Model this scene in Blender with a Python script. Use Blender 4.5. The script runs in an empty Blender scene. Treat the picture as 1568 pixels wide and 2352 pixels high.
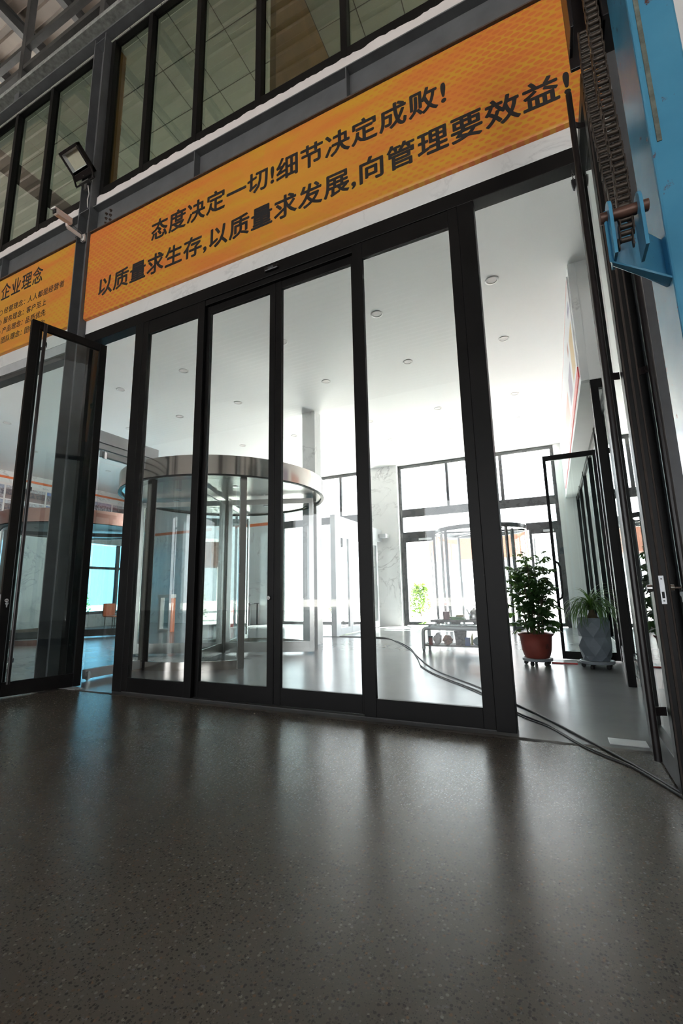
import bpy, math, random
from mathutils import Vector, Matrix
random.seed(7)
SC = bpy.context.scene
COL = SC.collection
# ------------------------------------------------------------------ camera
cd = bpy.data.cameras.new('camera')
cd.sensor_fit = 'VERTICAL'; cd.sensor_height = 36.0; cd.sensor_width = 24.0
cd.lens = 1027.0/2352*36.0
cd.clip_start = 0.05; cd.clip_end = 400
cam = bpy.data.objects.new('camera', cd); COL.objects.link(cam)
_R = ((0.90533741, -0.0931965, -0.41434114), (0.42421424, 0.15213348, 0.89269126), (-0.02016054, -0.98395621, 0.17726742))
cam.matrix_world = Matrix(((_R[0][0], -_R[0][1], -_R[0][2], 0.0), (_R[1][0], -_R[1][1], -_R[1][2], 0.0),
                           (_R[2][0], -_R[2][1], -_R[2][2], 1.05), (0, 0, 0, 1)))
SC.camera = cam
# ------------------------------------------------------------------ world, sun, exposure
SKY = 4.2
w = bpy.data.worlds.new('world'); SC.world = w; w.use_nodes = True
bg = w.node_tree.nodes['Background']; bg.inputs[0].default_value = (0.93, 0.965, 1.0, 1); bg.inputs[1].default_value = SKY
sl = bpy.data.lights.new('sun', 'SUN'); sl.energy = 48.0; sl.angle = math.radians(0.6); sl.color = (1, .95, .87)
so = bpy.data.objects.new('sun', sl); COL.objects.link(so)
so.rotation_euler = Vector((-0.42, -0.36, -0.83)).to_track_quat('-Z', 'Y').to_euler()
def portal(loc, d, sx, sy):
    l = bpy.data.lights.new('daylight_portal', 'AREA'); l.shape = 'RECTANGLE'; l.size = sx; l.size_y = sy
    l.cycles.is_portal = True
    o = bpy.data.objects.new('daylight_portal', l); COL.objects.link(o); o.location = loc
    o.rotation_euler = Vector(d).to_track_quat('-Z', 'Z').to_euler()
portal((-1.98, 13.97, 2.55), (0, -1, 0), 4.65, 5.1)
portal((-7.0, 13.97, 2.55), (0, -1, 0), 3.5, 5.1)
portal((-15.85, 11.65, 1.75), (1, 0, 0), 3.9, 2.6)
for gx in (-13.0, -4.0, 5.0): portal((gx, -18.0, 3.1), (0, 1, 0), 5.0, 6.2)
portal((-8.0, 13.95, 11.7), (0, -1, 0), 36.0, 2.0)
portal((-4.2, 13.95, 8.7), (0, -1, 0), 10.4, 2.0)
vs = SC.view_settings
vs.view_transform = 'Standard'; vs.look = 'None'; vs.gamma = 1.0; vs.use_curve_mapping = False
vs.exposure = 0.66
SC.cycles.transparent_max_bounces = 40
SC.cycles.max_bounces = 10
SC.cycles.diffuse_bounces = 6
SC.cycles.caustics_reflective = False
SC.cycles.caustics_refractive = False
SC.cycles.sample_clamp_indirect = 8.0
SC.cycles.use_denoising = True

# ------------------------------------------------------------------ mesh helpers
ORG = {}
class MB:
    def __init__(s): s.v = []; s.f = []
    def add(s, vs_, fs):
        n = len(s.v); s.v += [tuple(p) for p in vs_]; s.f += [tuple(i+n for i in f) for f in fs]; return s
    def box(s, x0, x1, y0, y1, z0, z1):
        if x0 > x1: x0, x1 = x1, x0
        if y0 > y1: y0, y1 = y1, y0
        if z0 > z1: z0, z1 = z1, z0
        return s.add([(x0,y0,z0),(x1,y0,z0),(x1,y1,z0),(x0,y1,z0),(x0,y0,z1),(x1,y0,z1),(x1,y1,z1),(x0,y1,z1)],
                     [(0,3,2,1),(4,5,6,7),(0,1,5,4),(1,2,6,5),(2,3,7,6),(3,0,4,7)])
    def obox(s, c, ax, ay, az):
        c = Vector(c); ax = Vector(ax); ay = Vector(ay); az = Vector(az)
        P = [c+sx*ax+sy*ay+sz*az for sz in (-1,1) for sx, sy in ((-1,-1),(1,-1),(1,1),(-1,1))]
        return s.add(P, [(0,3,2,1),(4,5,6,7),(0,1,5,4),(1,2,6,5),(2,3,7,6),(3,0,4,7)])
    def ring(s, c, u, v, r, n): return [Vector(c)+r*(math.cos(2*math.pi*k/n)*u+math.sin(2*math.pi*k/n)*v) for k in range(n)]
    def tube(s, pts, r, n=10, caps=True, closed=False):
        pts = [Vector(p) for p in pts]; m = len(pts)
        rr = r if isinstance(r, (list, tuple)) else [r]*m
        vs_ = []; u = None
        for i, p in enumerate(pts):
            if closed: t = pts[(i+1) % m]-pts[i-1]
            else: t = pts[min(i+1, m-1)]-pts[max(i-1, 0)]
            t.normalize()
            if u is None:
                u = t.orthogonal().normalized()
            u = (u-t*u.dot(t)); u = u.normalized() if u.length > 1e-6 else t.orthogonal().normalized()
            v = t.cross(u)
            vs_ += s.ring(p, u, v, rr[i], n)
        fs = []
        for i in range(m if closed else m-1):
            j = (i+1) % m
            for k in range(n):
                fs.append((i*n+k, i*n+(k+1) % n, j*n+(k+1) % n, j*n+k))
        if caps and not closed:
            fs.append(tuple(range(n-1, -1, -1))); fs.append(tuple((m-1)*n+k for k in range(n)))
        return s.add(vs_, fs)
    def cyl(s, p0, p1, r, r1=None, n=16): return s.tube([p0, p1], [r, r if r1 is None else r1], n)
    def lathe(s, prof, c=(0,0,0), n=32, cap=True, a0=0.0, a1=2*math.pi, twist=None):
        full = abs(a1-a0-2*math.pi) < 1e-6
        cols = n if full else n+1
        vs_ = []
        for i, (r, z) in enumerate(prof):
            tw = twist[i] if twist else 0
            for k in range(cols):
                a = a0+(a1-a0)*(k+tw)/n
                vs_.append((c[0]+r*math.cos(a), c[1]+r*math.sin(a), c[2]+z))
        fs = []
        for i in range(len(prof)-1):
            for k in range(n):
                k2 = (k+1) % cols
                fs.append((i*cols+k, i*cols+k2, (i+1)*cols+k2, (i+1)*cols+k))
        if cap and full:
            if prof[0][0] > 1e-5: fs.append(tuple(range(cols-1, -1, -1)))
            if prof[-1][0] > 1e-5: fs.append(tuple((len(prof)-1)*cols+k for k in range(cols)))
        return s.add(vs_, fs)
    def prism(s, poly, axis, a0, a1):
        # poly: 2D points in the plane of the other two axes (in xyz order)
        def P(q, a):
            if axis == 'x': return (a, q[0], q[1])
            if axis == 'y': return (q[0], a, q[1])
            return (q[0], q[1], a)
        n = len(poly)
        return s.add([P(q, a0) for q in poly]+[P(q, a1) for q in poly],
                     [tuple(range(n-1, -1, -1)), tuple(range(n, 2*n))]+[(i, (i+1) % n, n+(i+1) % n, n+i) for i in range(n)])
    def mesh(s, name, mat, smooth=None, off=(0,0,0)):
        me = bpy.data.meshes.new(name)
        me.from_pydata([(a-off[0], b-off[1], c-off[2]) for a, b, c in s.v], [], s.f)
        me.materials.append(mat)
        me.validate(); me.update()
        import bmesh
        bm = bmesh.new(); bm.from_mesh(me); bmesh.ops.recalc_face_normals(bm, faces=bm.faces); bm.to_mesh(me); bm.free()
        if smooth is not None:
            me.polygons.foreach_set('use_smooth', [True]*len(me.polygons)); me.set_sharp_from_angle(angle=math.radians(smooth))
        return me
    def build(s, name, mat, parent=None, bev=0.0, smooth=None, loc=None):
        off = ORG.get(parent.name, (0,0,0)) if parent else (loc or (0,0,0))
        o = bpy.data.objects.new(name, s.mesh(name, mat, smooth, off)); COL.objects.link(o)
        if parent: o.parent = parent; ORG[o.name] = off
        elif loc: o.location = loc; ORG[o.name] = loc
        if bev:
            m = o.modifiers.new('bevel', 'BEVEL'); m.width = bev; m.segments = 2; m.limit_method = 'ANGLE'; m.angle_limit = math.radians(40)
        return o
def tag(o, label, cat=None, group=None, kind=None):
    o['label'] = label
    if cat: o['category'] = cat
    if group: o['group'] = group
    if kind: o['kind'] = kind
    return o
def thing(name, label, cat, loc=(0,0,0), rz=0.0, group=None, kind=None, local=False):
    o = bpy.data.objects.new(name, None); COL.objects.link(o); o.location = loc; o.rotation_euler = (0,0,rz)
    o.empty_display_size = 0.1
    ORG[o.name] = (0,0,0) if (local or rz) else tuple(loc)
    return tag(o, label, cat, group, kind)
def inst(src, parent, loc=None, mat=None, rot=None, scale=None):
    c = src.copy(); COL.objects.link(c); c.parent = parent
    ORG[c.name] = ORG.get(src.name, (0,0,0))
    if loc is not None: c.location = loc
    if rot is not None: c.rotation_euler = rot
    if scale is not None: c.scale = scale
    return c
def copy_tree(o, parent=None):
    c = o.copy(); COL.objects.link(c); c.parent = parent
    for ch in list(o.children): copy_tree(ch, c)
    return c

# ------------------------------------------------------------------ materials
class NT:
    def __init__(s, name):
        s.m = bpy.data.materials.new(name); s.m.use_nodes = True; s.t = s.m.node_tree; s.t.nodes.clear()
        s.out = s.t.nodes.new('ShaderNodeOutputMaterial')
        s.tc = None
    def n(s, ty, **kw):
        x = s.t.nodes.new(ty)
        for k, v in kw.items(): setattr(x, k, v)
        return x
    def l(s, a, b): s.t.links.new(a, b)
    def co(s, kind='Object'):
        if not s.tc: s.tc = s.n('ShaderNodeTexCoord')
        return s.tc.outputs[kind]
    def math(s, op, a, b=None, c=None, clamp=False):
        x = s.n('ShaderNodeMath', operation=op); x.use_clamp = clamp
        for i, v in enumerate((a, b, c)):
            if v is None: continue
            if isinstance(v, (int, float)): x.inputs[i].default_value = v
            else: s.l(v, x.inputs[i])
        return x.outputs[0]
    def noise(s, scale, detail=4, vec=None, rough=.55, dist=0.0, out=0):
        x = s.n('ShaderNodeTexNoise'); x.inputs['Scale'].default_value = scale; x.inputs['Detail'].default_value = detail
        x.inputs['Roughness'].default_value = rough; x.inputs['Distortion'].default_value = dist
        s.l(vec or s.co(), x.inputs['Vector']); return x.outputs[out]
    def ramp(s, fac, stops):
        x = s.n('ShaderNodeValToRGB'); e = x.color_ramp.elements
        while len(e) < len(stops): e.new(0.5)
        for i, (p, c) in enumerate(stops):
            e[i].position = p; e[i].color = (*c, 1) if isinstance(c, (tuple, list)) else (c, c, c, 1)
        s.l(fac, x.inputs[0]); return x.outputs[0]
    def mix(s, fac, a, b, blend='MIX'):
        x = s.n('ShaderNodeMix', data_type='RGBA', blend_type=blend)
        for i, v in ((0, fac), (6, a), (7, b)):
            if isinstance(v, (int, float)): x.inputs[i].default_value = v
            elif isinstance(v, (tuple, list)): x.inputs[i].default_value = (*v, 1)
            else: s.l(v, x.inputs[i])
        return x.outputs[2]
    def bsdf(s, col, rough=.5, metal=0.0, spec=.5, bump=None, bstr=.1, bdist=.01, coat=0.0):
        b = s.n('ShaderNodeBsdfPrincipled')
        for k, v in (('Base Color', col), ('Roughness', rough), ('Metallic', metal), ('Specular IOR Level', spec), ('Coat Weight', coat)):
            if isinstance(v, (tuple, list)): b.inputs[k].default_value = (*v, 1)
            elif isinstance(v, (int, float)): b.inputs[k].default_value = v
            else: s.l(v, b.inputs[k])
        if bump is not None:
            bp = s.n('ShaderNodeBump'); bp.inputs['Strength'].default_value = bstr; bp.inputs['Distance'].default_value = bdist
            s.l(bump, bp.inputs['Height']); s.l(bp.outputs[0], b.inputs['Normal'])
        s.l(b.outputs[0], s.out.inputs[0]); return s.m
def paint(name, col, rough=.5, metal=0.0, var=.12, scale=6.0, bump=0.0, spec=.5, coat=0.0):
    t = NT(name); n = t.noise(scale, 5)
    lo = tuple(max(0, c*(1-var)) for c in col); hi = tuple(min(1, c*(1+var)) for c in col)
    c = t.ramp(n, [(.3, lo), (.7, hi)])
    r = t.math('MULTIPLY_ADD', n, .14, rough-.07)
    fine = t.noise(scale*25, 3) if bump else None
    return t.bsdf(c, r, metal, spec, fine, bump, .002, coat)
def glass(name, tint=(.955,.965,.962), ior=1.52, rough=0.0, refl=1.3):
    t = NT(name)
    fr = t.n('ShaderNodeFresnel'); fr.inputs[0].default_value = ior
    tr = t.n('ShaderNodeBsdfTransparent'); tr.inputs[0].default_value = (*tint, 1)
    gl = t.n('ShaderNodeBsdfGlossy'); gl.inputs['Roughness'].default_value = rough; gl.inputs[0].default_value = (.96, .98, .97, 1)
    geo = t.n('ShaderNodeNewGeometry')
    f = t.math('MULTIPLY', fr.outputs[0], t.math('SUBTRACT', 1.0, geo.outputs['Backfacing']))
    f = t.math('MULTIPLY', f, refl, clamp=True)
    mx = t.n('ShaderNodeMixShader'); t.l(f, mx.inputs[0]); t.l(tr.outputs[0], mx.inputs[1]); t.l(gl.outputs[0], mx.inputs[2])
    t.l(mx.outputs[0], t.out.inputs[0]); return t.m
M = {}
M['black'] = paint('black_anodised', (.0085,.0078,.0076), .42, 0, .2, 3, .02, .16)
M['bar'] = NT('black_bar').bsdf((.014,.011,.011), .3, 0, .4)
M['seal'] = paint('brown_brush', (.035,.025,.019), .8, 0, .3, 20)
M['old_paint'] = paint('worn_olive_paint', (.13,.145,.12), .55, 0, .6, 22)
M['rubber'] = paint('rubber', (.02,.02,.02), .7)
M['steel'] = paint('grey_steel', (.115,.12,.128), .42, 0, .18, 4, .03, .5)
M['steel_dk'] = paint('dark_steel', (.06,.058,.056), .5, 0, .25, 5, .03)
M['rust'] = paint('rusty_edge', (.085,.055,.042), .6, 0, .35, 18, .05)
M['steel_worn'] = paint('worn_steel', (.26,.27,.26), .6, 0, .35, 14, .06)
M['white'] = paint('white_paint', (.80,.75,.74), .55, 0, .05, 3, .03)
M['wall'] = paint('white_wall', (.87,.87,.865), .6, 0, .03, 1.5, .02)
M['ceil'] = paint('white_ceiling', (.91,.905,.90), .6, 0, .02, .8)
M['silver'] = paint('brushed_aluminium', (.62,.64,.66), .40, .3, .08, 5)
M['stainless'] = paint('stainless', (.66,.61,.56), .13, 1, .07, 2)
M['stainless_b'] = paint('stainless_frame', (.50,.49,.47), .24, 1, .07, 3)
M['red_steel'] = paint('brown_stainless', (.34,.20,.17), .2, 1, .1, 3)
M['pale_alu'] = paint('pale_aluminium', (.66,.67,.68), .42, 0, .05, 3)
M['chrome'] = paint('chrome', (.8,.8,.8), .12, 1, .03, 6)
M['blue'] = None
M['ink'] = paint('black_print', (.022,.019,.019), .5, 0, .1, 5)
M['pot_red'] = paint('terracotta_plastic', (.23,.048,.034), .35, 0, .15, 6, .03)
M['pot_grey'] = paint('pot_grey', (.20,.235,.27), .55, 0, .1, 6, .04)
M['grey_plastic'] = paint('grey_plastic', (.30,.33,.36), .45, 0, .1, 8)
M['stem'] = paint('stem', (.10,.075,.04), .7, 0, .3, 20)
M['soil'] = paint('soil', (.03,.02,.014), .95, 0, .4, 30, .5)
M['cable'] = paint('cable', (.03,.03,.032), .5, 0, .2, 10)
M['white_plastic'] = paint('white_plastic', (.72,.69,.68), .4, 0, .05, 6)
M['orange'] = paint('orange_plastic', (.75,.17,.05), .4, 0, .1, 5)
M['red'] = paint('red_enamel', (.65,.03,.03), .3, 0, .1, 5)
M['wood'] = paint('wood_brown', (.20,.12,.07), .5, 0, .3, 3)
M['curtain'] = paint('brown_curtain', (.42,.24,.09), .75, 0, .25, 2)
M['dirt'] = paint('dirt_grey', (.20,.19,.18), .7, 0, .4, 20, .1)
M['glass'] = glass('clear_glass')
M['glass_g'] = glass('greenish_glass', (.87,.92,.915))
M['glass_c'] = glass('drum_glass', (.88,.91,.908))
M['glass_blue'] = glass('blue_glass', (.44,.72,.85))
M['glass_mezz'] = glass('grey_green_glass', (.53,.57,.52), 1.52, 0, 1.9)
M['glass_out'] = glass('window_glass', (.95,.97,.97))
def m_leaf(name, c):
    t = NT(name); n = t.noise(9, 3)
    oi = t.n('ShaderNodeObjectInfo')
    base = t.mix(t.math('MULTIPLY_ADD', oi.outputs['Random'], .6, t.math('MULTIPLY', n, .4)), tuple(x*.6 for x in c), tuple(min(1, x*1.5) for x in c))
    p = t.n('ShaderNodeBsdfPrincipled'); t.l(base, p.inputs['Base Color']); p.inputs['Roughness'].default_value = .38
    tr = t.n('ShaderNodeBsdfTranslucent'); t.l(t.mix(.5, base, (.25,.5,.05)), tr.inputs[0])
    mx = t.n('ShaderNodeMixShader'); mx.inputs[0].default_value = .22; t.l(p.outputs[0], mx.inputs[1]); t.l(tr.outputs[0], mx.inputs[2])
    t.l(mx.outputs[0], t.out.inputs[0]); return t.m
M['leaf'] = m_leaf('leaf_green', (.028,.075,.022))
M['strap'] = m_leaf('strap_leaf_green', (.05,.12,.03))
def m_floor_hall():
    t = NT('polished_concrete'); c = t.co()
    big = t.noise(.55, 6, c, .6); mid = t.noise(5, 5, c, .65)
    base = t.ramp(big, [(.3, (.094,.080,.064)), (.7, (.116,.101,.083))])
    base = t.mix(t.ramp(mid, [(.3, .0), (.8, .14)]), base, (.105,.082,.062))
    def agg(scale, thr, rnd=1.0):
        v = t.n('ShaderNodeTexVoronoi'); v.inputs['Scale'].default_value = scale; t.l(c, v.inputs['Vector'])
        dm = t.ramp(v.outputs['Distance'], [(thr*.7, 1.0), (thr, 0.0)])
        return dm, v.outputs['Color']
    d1, c1 = agg(82, .46)
    sp = t.n('ShaderNodeSeparateColor'); t.l(c1, sp.inputs[0])
    stone = t.ramp(sp.outputs[0], [(.0, (.008,.008,.008)), (.36, (.018,.016,.015)), (.48, (.07,.06,.05)), (.60, (.20,.105,.05)), (.74, (.10,.095,.09)), (.94, (.26,.23,.18))])
    keep = t.math('GREATER_THAN', sp.outputs[1], .36)
    base = t.mix(t.math('MULTIPLY', t.math('MULTIPLY', d1, keep), .58), base, stone)
    d2, c2 = agg(170, .40)
    sp2 = t.n('ShaderNodeSeparateColor'); t.l(c2, sp2.inputs[0])
    stone2 = t.ramp(sp2.outputs[0], [(.0, (.015,.014,.014)), (.5, (.06,.05,.04)), (.92, (.16,.13,.095))])
    base = t.mix(t.math('MULTIPLY', t.math('MULTIPLY', d2, t.math('GREATER_THAN', sp2.outputs[1], .40)), .7), base, stone2)
    # long hairline crack
    pits = t.noise(38, 3, c, .65)
    pit = t.ramp(pits, [(.66, 0.0), (.72, 1.0)])
    base = t.mix(t.math('MULTIPLY', pit, .55), base, (.02,.018,.016))
    r = t.math('ADD', t.math('MULTIPLY_ADD', mid, .05, .235), t.math('MULTIPLY', pit, .15))
    h = t.math('MULTIPLY', t.noise(60, 2, c), .6)
    return t.bsdf(base, r, 0, .36, h, .05, .004)
M['floor_hall'] = m_floor_hall()
def m_floor_lobby():
    t = NT('lobby_concrete'); c = t.co()
    big = t.noise(.5, 6, c, .6); mid = t.noise(2.2, 6, c, .65, .3)
    base = t.ramp(big, [(.3, (.19,.195,.20)), (.7, (.25,.255,.26))])
    base = t.mix(t.ramp(mid, [(.4, 0.0), (.75, .35)]), base, (.14,.145,.15))
    r = t.math('MULTIPLY_ADD', mid, .16, .15)
    return t.bsdf(base, r, 0, .45, t.noise(3.5, 4, c), .06, .012)
M['floor_lobby'] = m_floor_lobby()
def m_marble(name='white_marble', amt=.8):
    t = NT(name); c = t.co()
    n = t.noise(.9, 6, c, .6, 1.6)
    v = t.math('ABSOLUTE', t.math('SUBTRACT', n, .5))
    vein = t.ramp(v, [(.0, 1.0), (.012, .35), (.03, 0.0)])
    n2 = t.noise(1.4, 3, c)
    base = t.mix(t.math('MULTIPLY', vein, t.ramp(n2, [(.4, 0.0), (.6, amt)])), t.ramp(n2, [(.3, (.79,.80,.80)), (.7, (.87,.87,.865))]), (.36,.36,.37))
    return t.bsdf(base, .16, 0, .5)
M['marble'] = m_marble()
M['marble_soft'] = m_marble('white_marble_strip', .28)
def m_sign():
    t = NT('orange_sign_print'); c = t.co()
    s = t.n('ShaderNodeSeparateXYZ'); t.l(c, s.inputs[0]); X, Z = s.outputs[0], s.outputs[2]
    rx = t.math('ABSOLUTE', t.math('MULTIPLY', X, .31))
    soft = t.noise(1.3, 4, c, .6)
    wav = t.noise(1.0, 3, None, .5)
    mp = t.n('ShaderNodeMapping'); t.l(c, mp.inputs[0]); mp.inputs['Scale'].default_value = (.5, 1, 3.5); mp.inputs['Rotation'].default_value = (0, .25, 0)
    streak = t.noise(1.6, 3, mp.outputs[0], .5)
    ang = t.math('ARCTAN2', t.math('ADD', Z, .05), t.math('ADD', X, .25))
    ray = t.math('SINE', t.math('MULTIPLY', ang, 11.0))
    rayf = t.math('MULTIPLY', t.ramp(ray, [(.15, 0.0), (.3, 1.0)]), t.ramp(rx, [(.0, .55), (.45, .12), (1.0, 0.0)]))
    base = t.mix(t.ramp(streak, [(.40, 0.0), (.62, 1.0)]), (.66,.335,.035), (.70,.225,.045))
    base = t.mix(rayf, base, (.74,.26,.05))
    glow = t.ramp(t.math('POWER', t.math('ADD', t.math('POWER', t.math('MULTIPLY', X, .9), 2.0), t.math('POWER', t.math('MULTIPLY', Z, 1.2), 2.0)), .5), [(.0, .6), (.9, 0.0)])
    base = t.mix(glow, base, (.70,.36,.04))
    # half-tone dots: two staggered lattices of flat ellipses
    def lat(ox, oz):
        u = t.math('SUBTRACT', t.math('FRACT', t.math('ADD', t.math('DIVIDE', X, .105), ox+50.0)), .5)
        v = t.math('SUBTRACT', t.math('FRACT', t.math('ADD', t.math('DIVIDE', Z, .092), oz+50.0)), .5)
        d = t.math('ADD', t.math('POWER', t.math('MULTIPLY', u, .98), 2.0), t.math('POWER', t.math('MULTIPLY', v, 1.75), 2.0))
        return t.math('POWER', d, .5)
    d = t.math('MINIMUM', lat(0, 0), lat(.5, .5))
    rad = t.math('ADD', t.math('MULTIPLY', rx, .30), t.math('MULTIPLY_ADD', soft, .60, -.18), clamp=False)
    rad = t.math('MINIMUM', rad, .42)
    dot = t.math('MULTIPLY', t.math('SUBTRACT', rad, d), 14.0, clamp=True)
    fade = t.ramp(rx, [(.18, .2), (.7, 1.0)])
    base = t.mix(t.math('MULTIPLY', t.math('MULTIPLY', dot, fade), .85), base, (.66,.165,.045))
    return t.bsdf(base, .42, 0, .4)
M['sign'] = m_sign()
def m_blue():
    t = NT('chipped_blue_paint'); c = t.co()
    n = t.noise(3, 5, c); ch = t.noise(16, 6, c, .7)
    mp = t.n('ShaderNodeMapping'); t.l(c, mp.inputs[0]); mp.inputs['Scale'].default_value = (14, 14, 2.0)
    sc = t.noise(2.2, 5, mp.outputs[0], .65)
    base = t.ramp(n, [(.3, (.065,.27,.44)), (.7, (.095,.34,.52))])
    f = t.math('MULTIPLY', t.ramp(ch, [(.60, 0.0), (.66, 1.0)]), t.ramp(sc, [(.52, 0.0), (.60, 1.0)]))
    base = t.mix(f, base, (.13,.055,.035))
    return t.bsdf(base, t.math('MULTIPLY_ADD', n, .16, .14), 0, .5, t.math('MULTIPLY', f, -1.0), .3, .003)
M['blue'] = m_blue()
M['chain'] = paint('greasy_chain', (.05,.036,.026), .42, .35, .5, 60, .2)
M['pin'] = paint('brown_pin', (.13,.065,.045), .45, .3, .3, 20)
def m_roof():
    t = NT('roof_sheet'); n = t.noise(1.2, 4)
    return t.bsdf(t.ramp(n, [(.3, (.17,.135,.11)), (.7, (.24,.195,.16))]), .5)
M['roof'] = m_roof()
def m_photo(k):
    t = NT('photo_print_%d' % k); c = t.co('Generated'); s = t.n('ShaderNodeSeparateXYZ'); t.l(c, s.inputs[0])
    z = s.outputs[2]
    mp = t.n('ShaderNodeMapping'); t.l(c, mp.inputs[0]); mp.inputs['Location'].default_value = (k*3.1, k*1.7, 0); mp.inputs['Scale'].default_value = (1, 9, 3)
    n = t.noise(2.0, 5, mp.outputs[0], .7)
    sky = [(.16,.24,.55), (.55,.57,.62), (.28,.30,.42)][k % 3]
    col = t.ramp(z, [(.0, (.30,.24,.24)), (.28, (.22,.15,.15)), (.32, (.08,.07,.09)), (.72, (.15,.12,.14)), (.76, sky), (1.0, sky)])
    col = t.mix(t.ramp(n, [(.42, 0.0), (.62, .75)]), col, [(.42,.40,.42), (.30,.20,.18), (.50,.50,.55)][k % 3])
    return t.bsdf(col, .35)
def m_poster():
    t = NT('wall_poster_print'); c = t.co('Generated'); s = t.n('ShaderNodeSeparateXYZ'); t.l(c, s.inputs[0])
    y, z = s.outputs[1], s.outputs[2]
    def rect(y0, y1, z0, z1):
        a = t.math('MULTIPLY', t.math('GREATER_THAN', y, y0), t.math('LESS_THAN', y, y1))
        b = t.math('MULTIPLY', t.math('GREATER_THAN', z, z0), t.math('LESS_THAN', z, z1))
        return t.math('MULTIPLY', a, b)
    base = (.80,.80,.82)
    base = t.mix(t.math('LESS_THAN', z, .10), base, (.62,.06,.06))
    base = t.mix(rect(.02, .10, .16, .62), base, (.60,.40,.14))
    base = t.mix(rect(.14, .24, .18, .50), base, (.30,.24,.34))
    base = t.mix(rect(.14, .17, .60, .72), base, (.45,.20,.16))
    base = t.mix(rect(.30, .50, .18, .50), base, (.55,.30,.25))
    base = t.mix(rect(.02, .06, .74, .82), base, (.10,.10,.25))
    base = t.mix(rect(.0, .99, .955, .975), base, (.7,.15,.10))
    return t.bsdf(base, .35)
M['poster'] = m_poster()
def m_ground():
    t = NT('outdoor_paving'); n = t.noise(.6, 5)
    return t.bsdf(t.ramp(n, [(.3, (.70,.69,.67)), (.7, (.80,.79,.77))]), .7)
M['ground'] = m_ground()
M['brickwall'] = paint('brown_brick', (.13,.05,.03), .8, 0, .3, 2)
M['container'] = paint('container_blue_grey', (.16,.20,.26), .5, 0, .15, 1)
M['bush'] = m_leaf('bush_green', (.16,.26,.05))
M['tile'] = paint('ceiling_tile', (.60,.62,.57), .6, 0, .05, 1)
M['gap'] = paint('joint_black', (.015,.015,.015), .8)
M['led'] = paint('led_panel', (.72,.68,.54), .5, 0, .06, 8)
M['threshold'] = paint('rough_joint', (.085,.075,.065), .75, 0, .4, 14, .4)
M['kickplate'] = paint('dark_kick', (.05,.052,.056), .28, 0, .1, 4)

# ================================================================== SETTING
def struct(name, mb, mat, label, bev=0, smooth=None, loc=None):
    o = mb.build(name, mat, None, bev, smooth, loc); return tag(o, label, None, None, 'structure')
F = 3.74
struct('floor', MB().box(-30, 14, -18, 3.655, -.2, 0), M['floor_hall'], 'dark polished concrete floor of the factory hall with speckled aggregate')
struct('floor', MB().box(-16, 3.6, 3.655, 13.9, -.2, 0), M['floor_lobby'], 'pale grey polished concrete floor of the bright lobby')
hf = [o for o in COL.objects if o.name == 'floor'][0]
cp = [(-2.0, 1.606), (-1.456, 1.677), (-1.126, 1.746), (-.82, 1.763), (-.64, 1.754), (-.418, 1.758)]
vs_ = []; K = 60
for i in range(K+1):
    t_ = i/K*(len(cp)-1); j = min(int(t_), len(cp)-2); f_ = t_-j; x = cp[j][0]*(1-f_)+cp[j+1][0]*f_; y = cp[j][1]*(1-f_)+cp[j+1][1]*f_+random.uniform(-.006, .006); wd = random.uniform(.0004, .0014)
    vs_ += [(x, y-wd, .0004), (x, y+wd, .0004)]
MB().add(vs_, [(2*i, 2*i+2, 2*i+3, 2*i+1) for i in range(K)]).build('hairline_crack', M['gap'], hf)
# rough joint between both floors: a thin uneven ridge
jm = MB(); N = 160; pts = []
for i in range(N+1):
    x = -9.3+11.0*i/N; pts.append((x, 3.60+random.uniform(-.012,.012), 3.66+random.uniform(-.006,.006), random.uniform(.0015,.006)))
vs_ = []
for x, a, b, h in pts: vs_ += [(x,a,.0005), (x,(a+b)/2,h), (x,b,.0005)]
jm.add(vs_, [(3*i+k, 3*i+3+k, 3*i+4+k, 3*i+1+k) for i in range(N) for k in (0,1)])
struct('trim_1', jm, M['threshold'], 'rough dark joint line in the floor along the entrance threshold')
struct('ceiling', MB().box(-16, 3.6, 3.96, 13.9, 5.106, 5.3), M['ceil'], 'smooth white lobby ceiling dotted with recessed downlights')
# lobby walls
struct('wall_left', MB().box(-15.9, -15.5, 3.96, 9.7, 0, 5.106).box(-15.9, -15.5, 9.7, 13.9, 3.05, 5.106).box(-15.9, -15.5, 9.7, 13.9, 0, .45), M['marble'], 'white marble end wall of the lobby far left with red stripes')
struct('trim_2', MB().box(-15.5, -15.47, 4.0, 13.7, 4.86, 4.93), M['orange'], 'upper red-orange stripe along the far left lobby wall')
struct('trim_3', MB().box(-15.5, -15.47, 4.0, 13.7, 3.60, 3.66), M['orange'], 'lower red-orange stripe along the far left lobby wall')
struct('baseboard_left', MB().box(-15.5, -15.46, 4.0, 9.7, 0, .10), M['wood'], 'narrow brown baseboard under the far left lobby wall')
struct('wall_back', MB().box(-30, 14, 13.98, 14.2, 5.106, 7.7).box(-30, 14, 13.98, 14.2, 9.7, 10.7).box(-30, 14, 13.98, 14.2, 12.7, 13.6).box(-30, -26, 13.98, 14.2, 10.7, 12.7).box(10, 14, 13.98, 14.2, 10.7, 12.7).box(-30, -9.4, 13.98, 14.2, 7.7, 9.7).box(1.0, 14, 13.98, 14.2, 7.7, 9.7).box(.34, 3.6, 13.7, 14.0, 0, 5.106).box(-15.9, -8.78, 13.7, 14.0, 0, 5.106).box(3.6, 14, 13.8, 14.0, 0, 5.106), M['wall'], 'white back wall around and above the tall lobby windows')  # unseen openings added: clerestory lights the roof, band below lights the mezzanine ceiling
struct('wall_right', MB().box(3.3, 3.6, 3.96, 13.8, 0, 5.106), M['wall'], 'plain white wall of the side room right of the lobby')
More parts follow.
